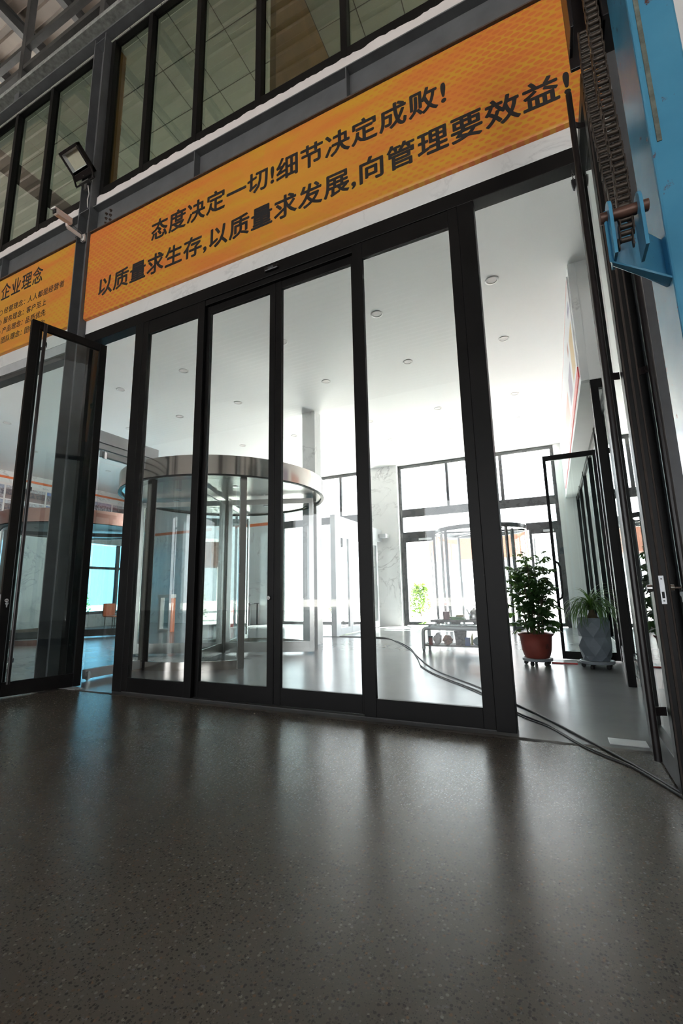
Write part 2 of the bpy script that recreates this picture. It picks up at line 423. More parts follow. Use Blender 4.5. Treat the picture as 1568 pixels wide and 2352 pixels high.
wl = struct('wall_pillar', MB().box(-5.22, -4.30, 13.56, 14.0, 0, 5.106), M['marble'], 'broad white marble pillar with grey veins between the back windows')
struct('wall_column', MB().box(-4.85, -4.53, 8.42, 8.70, 0, 5.106), M['marble'], 'slim white marble column behind the big steel revolving door')
bk = struct('wall_bulkhead', MB().box(.62, 2.4, 5.83, 13.7, 3.51, 5.106).box(.53, .62, 5.90, 13.7, 3.51, 5.106), M['wall'], 'white bulkhead above the glazed screen on the right of the lobby')
MB().box(.53, .618, 5.815, 5.90, 3.51, 5.10).build('marble_cladding', M['marble'], bk)
MB().box(.515, .53, 5.95, 12.9, 3.62, 5.02).build('wall_poster', M['poster'], bk)['label'] = 'white printed wall poster with a red lower band'
# hall shell
struct('wall_hall', MB().box(-30.3, -30, -18, 3.9, 0, 13.6).box(-30.3, -30, 3.9, 14, 6, 13.6).box(14, 14.3, -18, 14, 0, 13.6).box(-30, -15.5, -18.3, -18, 0, 6.2).box(-10.5, -6.5, -18.3, -18, 0, 6.2).box(-1.5, 2.5, -18.3, -18, 0, 6.2).box(7.5, 14, -18.3, -18, 0, 6.2).box(-30, 14, -18.3, -18, 6.2, 13.6), M['wall'], 'pale walls of the factory hall with three added gate openings for daylight')  # gates added behind the camera to light the hall, split for striped reflections
struct('wall_facade', MB().box(-9.3, 1.06, 3.80, 3.96, 4.72, 6.98).box(-30, -9.3, 3.76, 3.96, 0, 10.3).box(1.06, 14, 3.76, 3.96, 0, 10.3), M['wall'], 'inner wall of the entrance front behind the orange signs')
rm = MB(); y = -18.0; prof = []
while y < 14.0:
    prof += [(y, 13.30), (y+.17, 13.30), (y+.20, 13.34), (y+.30, 13.34)]; y += .33
vs_ = []
for yy, zz in prof: vs_ += [(-30, yy, zz), (14, yy, zz)]
rm.add(vs_, [(2*i, 2*i+1, 2*i+3, 2*i+2) for i in range(len(prof)-1)])
rm.box(-30, 14, -18, 14, 13.45, 13.5)
struct('roof', rm, M['roof'], 'brown corrugated metal roof high above the hall')
def ibeam_y(mb, x, y0, y1, z0, z1, wd, t=.014):
    mb.box(x-wd/2, x+wd/2, y0, y1, z0, z0+t); mb.box(x-wd/2, x+wd/2, y0, y1, z1-t, z1); mb.box(x-t/2, x+t/2, y0, y1, z0+t, z1-t); return mb
names = {-9.26: 'third', -7.96: 'second', -6.66: 'first', -10.56: 'fourth'}
for x in (-10.56, -9.26, -7.96, -6.66):
    o = ibeam_y(MB(), x, -6, 13.9, 12.98, 13.28, .13).build('roof_purlin', M['steel_dk'])
    tag(o, 'dark roof purlin under the corrugated sheet, %s from the floodlight column at the top left' % names[x], 'roof beam', 'roof purlins', 'structure')
# ------------------------------------------------------------------ steel frame of the entrance front
def hcolumn(x0, x1, y0, y1, z1, label, plates):
    t = thing('steel_column', label, 'column', ((x0+x1)/2, (y0+y1)/2, 0), kind='structure')
    ft = .016
    MB().box(x0, x0+ft, y0, y1, 0, z1).build('flange', M['steel'], t, .002)
    MB().box(x1-ft, x1, y0, y1, 0, z1).build('flange', M['steel'], t, .002)
    MB().box(x0+ft, x1-ft, (y0+y1)/2-.006, (y0+y1)/2+.006, 0, z1).build('web', M['steel'], t)
    for z in plates:
        MB().box(x0+ft, x1-ft, y0+.01, (y0+y1)/2-.006, z-.006, z+.006).build('stiffener_plate', M['steel'], t)
    return t
c1 = hcolumn(-5.96, -5.70, 3.65, 3.93, 10.02, 'dark grey H-section steel column carrying the floodlight and security camera', (6.34, 6.75, 9.95))
c2 = hcolumn(.77, 1.03, 3.62, 3.90, 10.02, 'grey steel column behind the open right door and blue mast', (6.34, 6.75))
def beam(x0, x1, label, stiff, bolts):
    t = thing('steel_beam', label, 'beam', ((x0+x1)/2, 3.8, 6.33), kind='structure')
    MB().box(x0, x1, 3.675, 3.80, 6.335, 6.352).build('bottom_flange', M['rust'], t, .002)
    MB().box(x0, x1, 3.786, 3.799, 6.352, 6.775).build('web', M['steel'], t)
    MB().box(x0, x1, 3.69, 3.80, 6.775, 6.79).build('top_flange', M['steel'], t)
    for x in stiff: MB().box(x-.006, x+.006, 3.685, 3.786, 6.352, 6.775).build('stiffener', M['steel'], t)
    for i, (x, z) in enumerate(bolts):
        b = MB().lathe([(.022,0),(.022,.012),(.013,.012),(.013,.03)], n=6).build('bolt', M['rust'], t)
        for v in b.data.vertices: v.co += Vector((t.location.x, t.location.y, t.location.z))
        b.location = (x-t.location.x, 3.786-3.8, z-6.33); b.rotation_euler = (math.pi/2, 0, 0)
    return t
beam(-5.70, .77, 'dark grey steel beam running above the long orange slogan sign', (-3.72, -1.55, .4), [(-5.50, 6.50), (-5.50, 6.58), (-5.50, 6.66), (-5.41, 6.52), (-5.41, 6.60), (-5.41, 6.68)])
beam(-9.3, -5.96, 'dark grey steel beam above the smaller orange sign at the left edge', (-7.95,), [])
def upper():
    t = thing('steel_beam', 'dark worn steel beam along the top of the upper windows', 'beam', (-4, 3.7, 10.06), kind='structure')
    MB().box(-12, 1.2, 3.64, 3.86, 10.03, 10.06).build('bottom_flange', M['steel'], t, .002)
    MB().box(-12, 1.2, 3.78, 3.794, 10.05, 10.40).build('web', M['steel_dk'], t)
    MB().box(-12, 1.2, 3.62, 3.90, 10.365, 10.455).build('top_flange', M['steel_worn'], t, .003)
    MB().box(-8.30, -8.15, 3.70, 3.78, 10.05, 10.40).build('stiffener', M['steel'], t)
upper()
for z, lb in ((10.86, 'lower'), (11.40, 'upper')):
    tag(MB().box(-13, 1.2, 3.70, 3.80, z, z+.10).build('roof_rail', M['steel_dk'], None, .003), '%s horizontal dark steel rail in the open frame above the top beam' % lb, 'rail', 'open frame rails', 'structure')
for x, lb in ((-8.20, 'left'), (-5.93, 'right')):
    tag(MB().box(x-.06, x+.06, 3.69, 3.81, 10.455, 13.3).build('roof_post', M['steel_dk'], None, .003), '%s upright dark steel post in the open frame above the top beam' % lb, 'post', 'open frame posts', 'structure')
# white ledges (ragged upper edge) and marble strips
def ledge(x0, x1, label, nm):
    m = MB(); n = int((x1-x0)/.035); top = []
    h = 7.0
    for i in range(n+1):
        h = 7.0+.6*(h-7.0)+random.uniform(-.012, .010); top.append(h)
    vs_ = []
    for i in range(n+1):
        x = x0+(x1-x0)*i/n; vs_ += [(x, 3.735, 6.79), (x, 3.735, top[i]-.012), (x, 3.748, top[i]), (x, 3.80, 7.0), (x, 3.80, 6.79)]
    fs = [(5*i+k, 5*i+5+k, 5*i+5+(k+1) % 5, 5*i+(k+1) % 5) for i in range(n) for k in range(5)]
    fs += [(0,1,2,3,4), tuple(5*n+k for k in (4,3,2,1,0))]
    m.add(vs_, fs); return struct(nm, m, M['white'], label)
ledge(-5.69, .77, 'white painted ledge with ragged top edge below the upper windows, right of the column', 'trim_4')
ledge(-9.3, -5.97, 'white painted ledge with ragged top edge below the upper windows, left of the column', 'trim_5')
struct('trim_6', MB().box(-5.69, .77, 3.74, 3.80, 4.725, 4.93), M['marble_soft'], 'white marble strip between the long orange sign and the black door frame', .004)
struct('trim_7', MB().box(-9.3, -5.97, 3.74, 3.80, 4.72, 4.93), M['marble_soft'], 'white marble strip under the smaller orange sign at the left edge', .004)
# ------------------------------------------------------------------ signs
def text_mesh(body, x0, x1, z0, z1, y, name, parent, bold=.016, sp=1.06):
    c = bpy.data.curves.new('lettering', 'FONT'); c.body = body; c.space_character = sp; c.resolution_u = 3
    o = bpy.data.objects.new('lettering', c); COL.objects.link(o)
    dg = bpy.context.evaluated_depsgraph_get(); dg.update()
    me = bpy.data.meshes.new_from_object(o.evaluated_get(dg)); COL.objects.unlink(o); bpy.data.objects.remove(o); bpy.data.curves.remove(c)
    V = [(v.co.x, v.co.y) for v in me.vertices]; P = [tuple(p.vertices) for p in me.polygons]; bpy.data.meshes.remove(me)
    a, b, lo, hi = min(v[0] for v in V), max(v[0] for v in V), min(v[1] for v in V), max(v[1] for v in V); O = ORG[parent.name]
    sx, sz = (x1-x0)/(b-a), (z1-z0)/(hi-lo); mb = MB()
    for k, (dx, dz) in enumerate(((0,0),(1,0),(-1,0),(0,1),(0,-1),(.7,.7),(-.7,.7),(.7,-.7),(-.7,-.7))):   # heavier strokes: the outline laid over itself with small shifts
        mb.add([(x0+(p-a)*sx+dx*bold*sx, y-.0012-.00012*k, z0+(q-lo)*sz+dz*bold*sz) for p, q in V], P)
    q = mb.build(name, M['ink'], parent); return q
def sign(x0, x1, z0, z1, label):
    t = thing('slogan_sign', label, 'sign', ((x0+x1)/2, 3.69, z0))
    mb = MB(); r = .03; poly = [(3.755, z0), (3.72, z0), (3.70, z0+.006), (3.692, z0+.018), (3.69, z0+.04), (3.69, z1-.04), (3.692, z1-.018), (3.70, z1-.006), (3.72, z1), (3.755, z1)]
    mb.prism(poly, 'x', x0, x1)
    b = mb.build('board', M['sign'], t, 0, 30); return t, b
s1, b1 = sign(-5.69, .74, 4.93, 6.332, 'long orange slogan sign with two lines of black Chinese writing above the doors')
for v in b1.data.vertices: v.co.z -= .69
b1.location.z += .69
text_mesh('态度决定一切!细节决定成败!', -4.42, -.51, 5.69, 5.985, 3.69, 'upper_lettering', s1, .025)
text_mesh('以质量求生存,以质量求发展,向管理要效益!', -5.40, .52, 5.18, 5.475, 3.69, 'lower_lettering', s1, .025)
s2, b2 = sign(-9.30, -5.965, 4.93, 6.332, 'smaller orange sign headed by four large characters at the left edge')
for v in b2.data.vertices: v.co.z -= .69
b2.location.z += .69
text_mesh('企业理念', -7.86, -6.77, 5.92, 6.21, 3.69, 'title_lettering', s2, .017, 1.1)
for body, xa, xb, zb in (('经营理念：人人都是经营者', -7.716, -6.20, 5.635), ('服务理念：客户至上', -7.70, -6.60, 5.452), ('产品理念：品质优先', -7.706, -6.59, 5.275), ('团队理念：团结协作', -7.70, -6.585, 5.10)):
    k = body.index('：')+1; xm = xa+(xb-xa)*k/len(body)
    text_mesh(body[:k], xa, xm-.075, zb, zb+.115, 3.69, 'heading_lettering', s2, .011, 1.08)
    text_mesh(body[k:], xm, xb, zb, zb+.115, 3.69, 'line_lettering', s2, .011, 1.08)
    text_mesh('○', -7.85, -7.75, zb, zb+.09, 3.69, 'bullet', s2, .004, 1.0)
# ------------------------------------------------------------------ upper (mezzanine) windows
def mezz(nm, label, x0, x1, mull, z0=7.0, z1=10.03):
    t = thing(nm, label, 'window', ((x0+x1)/2, 3.8, z0), kind='structure')
    fw = .10
    MB().box(x0, x1, 3.765, 3.86, z0, z0+.16).build('bottom_rail', M['black'], t, .004)
    MB().box(x0, x1, 3.765, 3.86, z1-.10, z1).build('top_rail', M['black'], t, .004)
    xs = [x0]+mull+[x1-.085]
    for x in xs: MB().box(x, x+.085, 3.76, 3.87, z0+.02, z1-.02).build('mullion', M['black'], t, .004)
    for a, b in zip(xs[:-1], xs[1:]):
        MB().box(a+.085, b, 3.835, 3.843, z0+.16, z1-.10).build('pane', M['glass_mezz'], t)
    return t
mezz('window_1', 'row of tall dark framed upper windows above the long orange sign', -5.69, .77, [-4.86, -3.87, -2.83, -1.64, -.55])
mezz('window_2', 'tall dark framed upper windows left of the floodlight column', -9.3, -5.97, [-8.28, -7.25])
# rooms behind the upper windows: tiled suspended ceiling, wood partitions
mc = struct('ceiling', MB().box(-9.8, 1.2, 3.88, 13.98, 9.975, 10.0), M['gap'], 'grey-green tiled suspended ceiling seen through the upper windows')
tl = None
for i in range(-8, 8):
    for j in range(0, 15):
        xa = -3.94+.665*i; ya = 4.42-.68+.68*j
        if tl is None:
            tl = MB().box(.008, .657, .008, .672, 0, .012).build('tile', M['tile'], mc); tl.location = (xa, ya, 9.958)
        else: inst(tl, mc, (xa, ya, 9.958))
struct('floor', MB().box(-9.8, 1.2, 3.80, 13.98, 6.80, 7.0), M['wall'], 'floor slab of the upper rooms hidden above the lobby')
struct('wall_upper', MB().box(-9.9, -9.8, 3.9, 13.98, 7, 10).box(1.2, 1.3, 3.9, 13.98, 7, 10), M['wall'], 'white end walls of the rooms behind the upper windows')
struct('wall_partition', MB().box(-2.70, -2.61, 3.90, 9.9, 7.0, 9.95), M['curtain'], 'brown wood partition seen through the fourth upper window')
struct('wall_partition', MB().box(-5.685, -5.66, 3.88, 4.01, 7.0, 9.95), M['curtain'], 'brown wood partition beside the steel column seen through the upper window')
# ------------------------------------------------------------------ entrance doors
df = thing('door_1', 'black metal door frame of the main entrance with wide header', 'door frame', (-2.5, 3.8, 0), kind='structure')
MB().box(-5.69, .77, 3.74, 3.88, 4.57, 4.725).box(-4.52, -.49, 3.755, 3.88, 4.50, 4.57).build('header', M['black'], df, .004)
MB().box(-4.665, -4.52, 3.74, 3.88, .0, 4.57).build('post', M['black'], df, .004)
MB().box(-.49, -.345, 3.74, 3.88, .0, 4.57).build('post', M['black'], df, .004)
MB().box(-5.69, -5.55, 3.78, 3.90, 0, 4.57).build('jamb', M['black'], df, .004)
MB().box(.64, .77, 3.78, 3.90, 0, 4.57).build('jamb', M['black'], df, .004)
MB().box(-4.52, -.49, 3.75, 3.87, .0, .008).build('floor_track', M['steel_dk'], df)
def leaf(nm, label, x0, x1, y0, z0, z1, sl, sr, bot, top, cat='door', yb=.045):
    t = thing(nm, label, cat, ((x0+x1)/2, y0+yb/2, z0), kind='structure')
    MB().box(x0, x0+sl, y0, y0+yb, z0, z1).build('stile', M['black'], t, .003)
    MB().box(x1-sr, x1, y0, y0+yb, z0, z1).build('stile', M['black'], t, .003)
    MB().box(x0+sl, x1-sr, y0+.003, y0+yb-.003, z0, z0+bot).build('bottom_rail', M['black'], t, .003)
    MB().box(x0+sl, x1-sr, y0+.003, y0+yb-.003, z1-top, z1).build('top_rail', M['black'], t, .003)
    MB().box(x0+sl, x1-sr, y0+yb*.45, y0+yb*.45+.01, z0+bot, z1-top).build('pane', M['glass'], t)
    return t
leaf('window_3', 'fixed tall glass panel beside the left post of the main entrance', -4.52, -3.50, 3.742, .008, 4.565, .09, .10, .15, .18, 'window')
leaf('window_4', 'fixed tall glass panel beside the right post of the main entrance', -1.56, -.49, 3.742, .008, 4.565, .11, .09, .15, .18, 'window')
d2 = leaf('door_2', 'left sliding glass door leaf of the main entrance with a round lock', -3.55, -2.523, 3.795, .012, 4.55, .10, .075, .155, .14)
d3 = leaf('door_3', 'right sliding glass door leaf of the main entrance', -2.517, -1.50, 3.795, .012, 4.55, .075, .10, .155, .14)
MB().cyl((-2.57, 3.797, 1.013), (-2.57, 3.775, 1.013), .022, .019, 20).cyl((-2.57, 3.775, 1.013), (-2.57, 3.77, 1.013), .010, .010, 12).build('lock_cylinder', M['chrome'], d2, 0, 40)
st = thing('door_sensor', 'small black motion sensor on the header above the sliding doors', 'sensor', (-2.53, 3.74, 4.66))
MB().box(-2.62, -2.44, 3.705, 3.74, 4.615, 4.665).build('housing', M['bar'], st, .012)
MB().box(-2.565, -2.495, 3.698, 3.706, 4.628, 4.655).build('lens', M['kickplate'], st, .003)
# swing doors (local frame: x along the leaf from hinge to free edge, y towards the outside face)
def swing(nm, label, L, H, th, loc, rz, bars, keys, offb=.075, inb=.06):
    t = thing(nm, label, 'door', loc, rz, None, 'structure', True)
    sw = .085; top = .10; bot = .16
    MB().box(0, sw, -th/2, th/2, .012, H).build('hinge_stile', M['black'], t, .004)
    fs_ = MB().box(L-sw, L, -th/2, th/2, .012, H)
    fo = fs_.build('lock_stile', M['black'], t, .004)
    MB().box(L-.001, L+.006, -.006, .006, .03, H-.02).box(L-.001, L+.004, -th/2+.004, -th/2+.012, .03, H-.02).box(L-.001, L+.004, th/2-.012, th/2-.004, .03, H-.02).build('brush_seal', M['seal'], fo)
    MB().box(sw, L-sw, -th/2+.004, th/2-.004, .012, bot).build('bottom_rail', M['black'], t, .003)
    MB().box(sw, L-sw, -th/2+.004, th/2-.004, H-top, H).build('top_rail', M['black'], t, .003)
    MB().box(sw, L-sw, -.006, .006, bot, H-top).build('pane', M['glass_g'], t)
    for sgn in bars:
        off = sgn*(th/2+offb); xb = L-inb
        h = MB().tube([(xb, off, .15), (xb, off, H-.06)], .019, 18).build('pull_bar', M['bar'], t, 0, 40)
        for z in (.39, 2.32, H-.30):
            k = MB(); pts = []
            for a in range(7):
                q = a/6*math.pi/2; pts.append((xb-.0-.0, sgn*(th/2)+(off-sgn*th/2)*math.sin(q), z))
            # curved flat strap
            ring = []
            for a in range(9):
                q = a/8; yy = sgn*th/2+(off-sgn*th/2)*q; xx = xb-.045*(1-q*q)
                ring.append((xx, yy))
            vs_ = []
            for xx, yy in ring: vs_ += [(xx-.004, yy, z-.022), (xx+.004, yy, z-.022), (xx+.004, yy, z+.022), (xx-.004, yy, z+.022)]
            fs = [(4*i+j, 4*i+(j+1) % 4, 4*i+4+(j+1) % 4, 4*i+4+j) for i in range(8) for j in range(4)]+[(3,2,1,0), (32,33,34,35)]
            k.add(vs_, fs); k.build('bracket', M['bar'], h)
    lp = MB().box(L, L+.0085, -.012, .012, .955, 1.105).build('strike_plate', M['silver'], t, .001)
    MB().box(L+.0075, L+.0095, -.006, .006, .985, 1.02).build('latch_slot', M['black'], lp)
    for z in (.972, 1.088): MB().cyl((L+.0075, 0, z), (L+.0098, 0, z), .005, .004, 10).build('screw', M['steel'], lp)
    for sgn in (-1, 1):
        MB().cyl((L-.045, sgn*th/2, 1.04), (L-.045, sgn*(th/2+.022), 1.04), .021, .018, 18).build('lock_cylinder', M['chrome'], t, 0, 40)
    if keys:
        sgn = keys; yk = sgn*(th/2+.022)
        kk = MB().box(L-.050, L-.040, yk, yk+sgn*.032, 1.036, 1.044).build('key', M['rust'], t)
        MB().tube([(L-.045+.012*math.cos(a/10*2*math.pi), yk+sgn*.03, 1.028+.012*math.sin(a/10*2*math.pi)) for a in range(10)], .0015, 6, closed=True).build('key_ring', M['chrome'], kk)
        for dx, ry in ((-.006, -.12), (.006, .10)):
            q = MB().cyl((0, -.0012, -.012), (0, .0012, -.012), .0125, .0125, 16).box(-.004, .004, -.001, .001, -.055, -.02).build('hanging_key', M['silver'], t)
            q.location = (L-.045+dx, yk+sgn*.03+dx*.2, 1.018); q.rotation_euler = (0, ry, .4)
    return t
# left leaf: hinge end (-5.32,3.83), direction (-.29,-.957)
d4 = swing('door_4', 'open glass swing door at the left with a long black pull bar and keys', .875, 4.47, .055, (-5.305, 3.805, 0), math.atan2(-.957, -.29), (1, -1), 1, .085, .125)
# right leaf: stands square to the front at x = .52
d5 = swing('door_5', 'open glass swing door at the right seen edge-on beside the blue mast', .86, 4.47, .08, (.524, 3.79, 0), -math.pi/2, (1, -1), 1)
for nm, (xa, xb, ya, yb), lb in (('floor_spring_cover', (.245, .472, 3.72, 3.86), 'flat metal floor spring cover plate beside the open right door'), ('floor_spring_cover', (-5.40, -5.13, 3.62, 3.74), 'flat metal floor spring cover plate under the open left door')):
    o = MB().box(xa, xb, ya, yb, .0, .006).build(nm, M['silver'], None, .002); tag(o, lb, 'cover plate', 'floor spring covers')
# left bay header (silver)
lb = thing('door_6', 'silver framed header of the open passage at the left edge', 'door frame', (-7.6, 3.8, 0), kind='structure')
MB().box(-9.3, -5.97, 3.745, 3.90, 4.57, 4.72).build('header', M['silver'], lb, .004)
MB().box(-9.3, -5.97, 3.78, 3.92, 4.50, 4.57).build('track', M['steel_dk'], lb, .003)
MB().box(-6.05, -5.97, 3.78, 3.90, 0, 4.5).build('jamb', M['steel'], lb, .003)
# hook and chain hanging from the header on the right
hk = thing('door_stop_hook', 'small black hook on a chain hanging below the header at the right', 'hook', (.47, 3.80, 4.34))
for i in range(4):
    p = MB().tube([(.47+(.008*math.cos(a) if i % 2 else 0), 3.80+(0 if i % 2 else .008*math.cos(a)), 4.56-.028*i-.014+.016*math.sin(a)) for a in [k*math.pi/5 for k in range(10)]], .0028, 6, closed=True).build('chain_link', M['steel_dk'], hk, 0, 60)
MB().prism([(.452, 4.46), (.492, 4.455), (.485, 4.40), (.475, 4.36), (.462, 4.37), (.455, 4.41)], 'y', 3.785, 3.815).build('rubber_wedge', M['rubber'], hk, .004)

# ================================================================== FIXTURES ON THE FRONT
def floodlight():
    t = thing('floodlight', 'square black LED floodlight tilted on the steel column', 'floodlight', (-5.83, 3.66, 7.02))
    c = Vector((-5.855, 3.50, 7.46)); ti = math.radians(55)
    u = Vector((1, 0, 0)); n = Vector((0, -math.cos(ti), -math.sin(ti))); v = Vector((0, -math.sin(ti), math.cos(ti)))
    hw, hh = .195, .185
    fr = MB()
    for s_, w_, h_ in (((-hw+.018), .018, hh), ((hw-.018), .018, hh)):
        fr.obox(c+u*s_, u*w_, v*h_, n*.045)
    fr.obox(c+v*(hh-.018), u*hw, v*.018, n*.045); fr.obox(c-v*(hh-.037), u*hw, v*.037, n*.045)
    f = fr.build('housing', M['bar'], t, .006)
    MB().obox(c-n*.045, u*(hw-.01), v*(hh-.01), n*.012).build('back_plate', M['bar'], t, .004)
    rf = MB(); zc = c+v*.035
    A = [zc+u*sx*(hw-.036)+v*sy*(hh-.072)+n*.034 for sx, sy in ((-1,-1),(1,-1),(1,1),(-1,1))]
    B = [zc+u*sx*(hw-.062)+v*sy*(hh-.088)-n*.012 for sx, sy in ((-1,-1),(1,-1),(1,1),(-1,1))]
    rf.add(A+B, [(0,1,5,4),(1,2,6,5),(2,3,7,6),(3,0,4,7)]).build('reflector', M['silver'], t)
    MB().obox(zc-n*.013, u*(hw-.062), v*(hh-.088), n*.002).build('led_panel', M['led'], t)
    MB().obox(zc+n*.037, u*(hw-.036), v*(hh-.072), n*.002).build('cover_glass', M['glass'], t)
    for sx, sy in ((-1,.86),(0,1),(1,.86),(-1,0),(1,0),(-1,-.95),(0,-.95),(1,-.95)):
        p = c+u*sx*(hw-.012)+v*sy*(hh-.014)
        MB().cyl(p+n*.044, p+n*.052, .009, .007, 10).build('screw', M['chrome'], f)
    br = MB(); q = Vector((-5.83, 3.64, 7.24))
    for s_ in (-1, 1):
        p = c+u*s_*(hw+.004)-v*.08; e = Vector((p.x, q.y, q.z))-p; l_ = e.length; e.normalize(); br.obox(p+e*l_/2, u*.003, e*l_/2, u.cross(e)*.016)
    br.box(c.x-hw-.007, c.x+hw+.007, 3.636, 3.645, 7.224, 7.256)
    br.build('bracket', M['bar'], t, .001)
    MB().box(-5.93, -5.73, 3.60, 3.66, 7.20, 7.222).box(-5.86, -5.80, 3.63, 3.66, 7.10, 7.20).build('mount_plate', M['steel_dk'], t, .002)
    MB().tube([(-5.78,3.64,7.15),(-5.75,3.65,7.0),(-5.76,3.64,6.9),(-5.77,3.66,6.78)], .007, 8).build('lead', M['white_plastic'], t, 0, 60)
floodlight()
def cctv():
    t = thing('security_camera', 'white bullet security camera on an arm beside the orange sign', 'camera', (-5.80, 3.66, 6.32))
    a = Vector((-5.765, 3.63, 6.236)); b = Vector((-5.815, 3.42, 6.275))
    MB().box(-5.80, -5.73, 3.62, 3.65, 6.18, 6.29).build('wall_plate', M['white_plastic'], t, .004)
    d = (b-a).normalized(); s_ = Vector((0,0,1)).cross(d).normalized(); w_ = d.cross(s_)
    MB().obox((a+b)/2, d*((b-a).length/2), s_*.018, w_*.022).build('arm', M['white_plastic'], t, .005)
    c = Vector((-5.785, 3.335, 6.345)); e = Vector((.05, -.98, -.10)).normalized(); s2_ = Vector((0,0,1)).cross(e).normalized(); w2 = e.cross(s2_)
    if w2.z < 0: w2 = -w2
    MB().cyl(b, b+Vector((0,-.01,.05)), .018, .018, 14).build('ball_joint', M['white_plastic'], t, 0, 40)
    bd = MB().obox(c, e*.125, s2_*.042, w2*.042).build('body', M['white_plastic'], t, .022)
    MB().obox(c+w2*.036+e*.015, e*.135, s2_*.047, w2*.012).build('sun_hood', M['white_plastic'], bd, .01)
    MB().obox(c+e*.124, e*.004, s2_*.035, w2*.033).build('front_glass', M['bar'], bd, .003)
    MB().cyl(c+e*.127-w2*.008, c+e*.132-w2*.008, .017, .015, 18).build('lens', M['kickplate'], bd, 0, 40)
    MB().tube([c-e*.12, c-e*.15-w2*.02, a+Vector((.02,-.04,.05)), a+Vector((.01,-.02,-.06)), a+Vector((-.06,-.05,-.09)), a+Vector((-.08,-.06,0)), a+Vector((0,-.02,.06))], .004, 6).build('lead', M['cable'], t, 0, 60)
cctv()

# ================================================================== REVOLVING DOORS
def arc_panel(cx, cy, r, th, z0, z1, a0, a1, n):
    m = MB(); vs_ = []
    for k in range(n+1):
        a = a0+(a1-a0)*k/n; ca, sa = math.cos(a), math.sin(a)
        vs_ += [(cx+r*ca, cy+r*sa, z0), (cx+(r+th)*ca, cy+(r+th)*sa, z0), (cx+(r+th)*ca, cy+(r+th)*sa, z1), (cx+r*ca, cy+r*sa, z1)]
    fs = [(4*k+j, 4*k+(j+1) % 4, 4*k+4+(j+1) % 4, 4*k+4+j) for k in range(n) for j in range(4)]+[(3,2,1,0), (4*n, 4*n+1, 4*n+2, 4*n+3)]
    return m.add(vs_, fs)
def revolve(label, cx, cy, R, z0, z1, mf, mframe, gl, open_dir, wing, half_open=math.radians(42), base=.12, wings=4, posts=True):
    """drum with two curved glass walls, openings at +-open_dir"""
    t = thing('revolving_door', label, 'revolving door', (cx, cy, 0))
    arc_panel(cx, cy, R-.03, .03, z0, z1, 0, 2*math.pi, 72).build('fascia', mf, t, 0, 40)
    MB().lathe([(0, 0), (R-.04, 0)], (cx, cy, z1-.01), 48, False).build('top_cover', M['silver'], t)
    MB().lathe([(.0, 0), (R-.035, 0), (R-.035, .012), (0, .012)], (cx, cy, z0+.012), 48, False).build('canopy_ceiling', mframe, t)
    arc_panel(cx, cy, R-.05, .06, z0-.015, z0, 0, 2*math.pi, 72).build('fascia_edge', M['black'], t, 0, 40)
    rw = R-.14
    for s_ in (0, 1):
        a0 = open_dir+s_*math.pi+half_open; a1 = open_dir+s_*math.pi+math.pi-half_open
        gp = arc_panel(cx, cy, rw, .012, base, z0, a0, a1, 24).build('curved_wall', gl, t, 0, 40)
        arc_panel(cx, cy, rw-.02, .05, 0, base, a0, a1, 24).build('base_ring', mf, t, 0, 40)
        for k, a in enumerate((a0, (a0+a1)/2, a1)):
            ca, sa = math.cos(a), math.sin(a)
            wd = .05 if k != 1 else .018
            MB().obox((cx+(rw+.006)*ca, cy+(rw+.006)*sa, z0/2), (ca*.035, sa*.035, 0), (-sa*wd, ca*wd, 0), (0,0,z0/2)).build('wall_post', mframe if k != 1 else M['black'], gp, .003)
    MB().cyl((cx, cy, .01), (cx, cy, z0+.01), .05, .05, 18).build('centre_post', mframe, t, 0, 40)
    for q in range(wings):
        a = wing+q*2*math.pi/wings; ca, sa = math.cos(a), math.sin(a); rr = rw-.05
        def pt(r_, z_): return (cx+r_*ca, cy+r_*sa, z_)
        g = MB().obox(pt((rr+.06)/2, z0/2), (ca*(rr-.14)/2, sa*(rr-.14)/2, 0), (-sa*.005, ca*.005, 0), (0,0,z0/2-.14)).build('wing_pane', gl, t)
        MB().obox(pt(.09, z0/2), (ca*.035, sa*.035, 0), (-sa*.02, ca*.02, 0), (0,0,z0/2-.03)).build('wing_stile', mframe, g, .003)
        MB().obox(pt(rr-.04, z0/2), (ca*.04, sa*.04, 0), (-sa*.02, ca*.02, 0), (0,0,z0/2-.03)).build('wing_stile', mframe, g, .003)
        MB().obox(pt((rr+.04)/2, .12), (ca*(rr-.16)/2, sa*(rr-.16)/2, 0), (-sa*.018, ca*.018, 0), (0,0,.09)).build('wing_bottom_rail', mframe, g, .003)
        MB().obox(pt((rr+.04)/2, z0-.08), (ca*(rr-.16)/2, sa*(rr-.16)/2, 0), (-sa*.018, ca*.018, 0), (0,0,.05)).build('wing_top_rail', mframe, g, .003)
    for k in range(6):
        a = k*math.pi/3+.3
        MB().lathe([(.0, 0), (.05, 0), (.06, .006), (.06, .01)], (cx+R*.55*math.cos(a), cy+R*.55*math.sin(a), z0+.001), 16, False).build('canopy_lamp', M['chrome'], t)
    return t
r1 = revolve('large stainless steel revolving door with curved glass just inside the sliding doors', -5.5, 6.65, 1.85, 2.85, 3.15, M['stainless'], M['stainless_b'], M['glass_c'], 0.0, math.radians(22))
r2 = revolve('brown steel revolving door standing far left behind the open left door', -11.75, 8.0, 1.80, 2.85, 3.18, M['red_steel'], M['steel_dk'], M['glass_c'], 0.0, math.radians(50))
r3 = thing('revolving_door', 'slim dark framed revolving door in the back window wall', 'revolving door', (-1.85, 13.75, 0))
cx, cy, R = -1.85, 13.75, 1.30
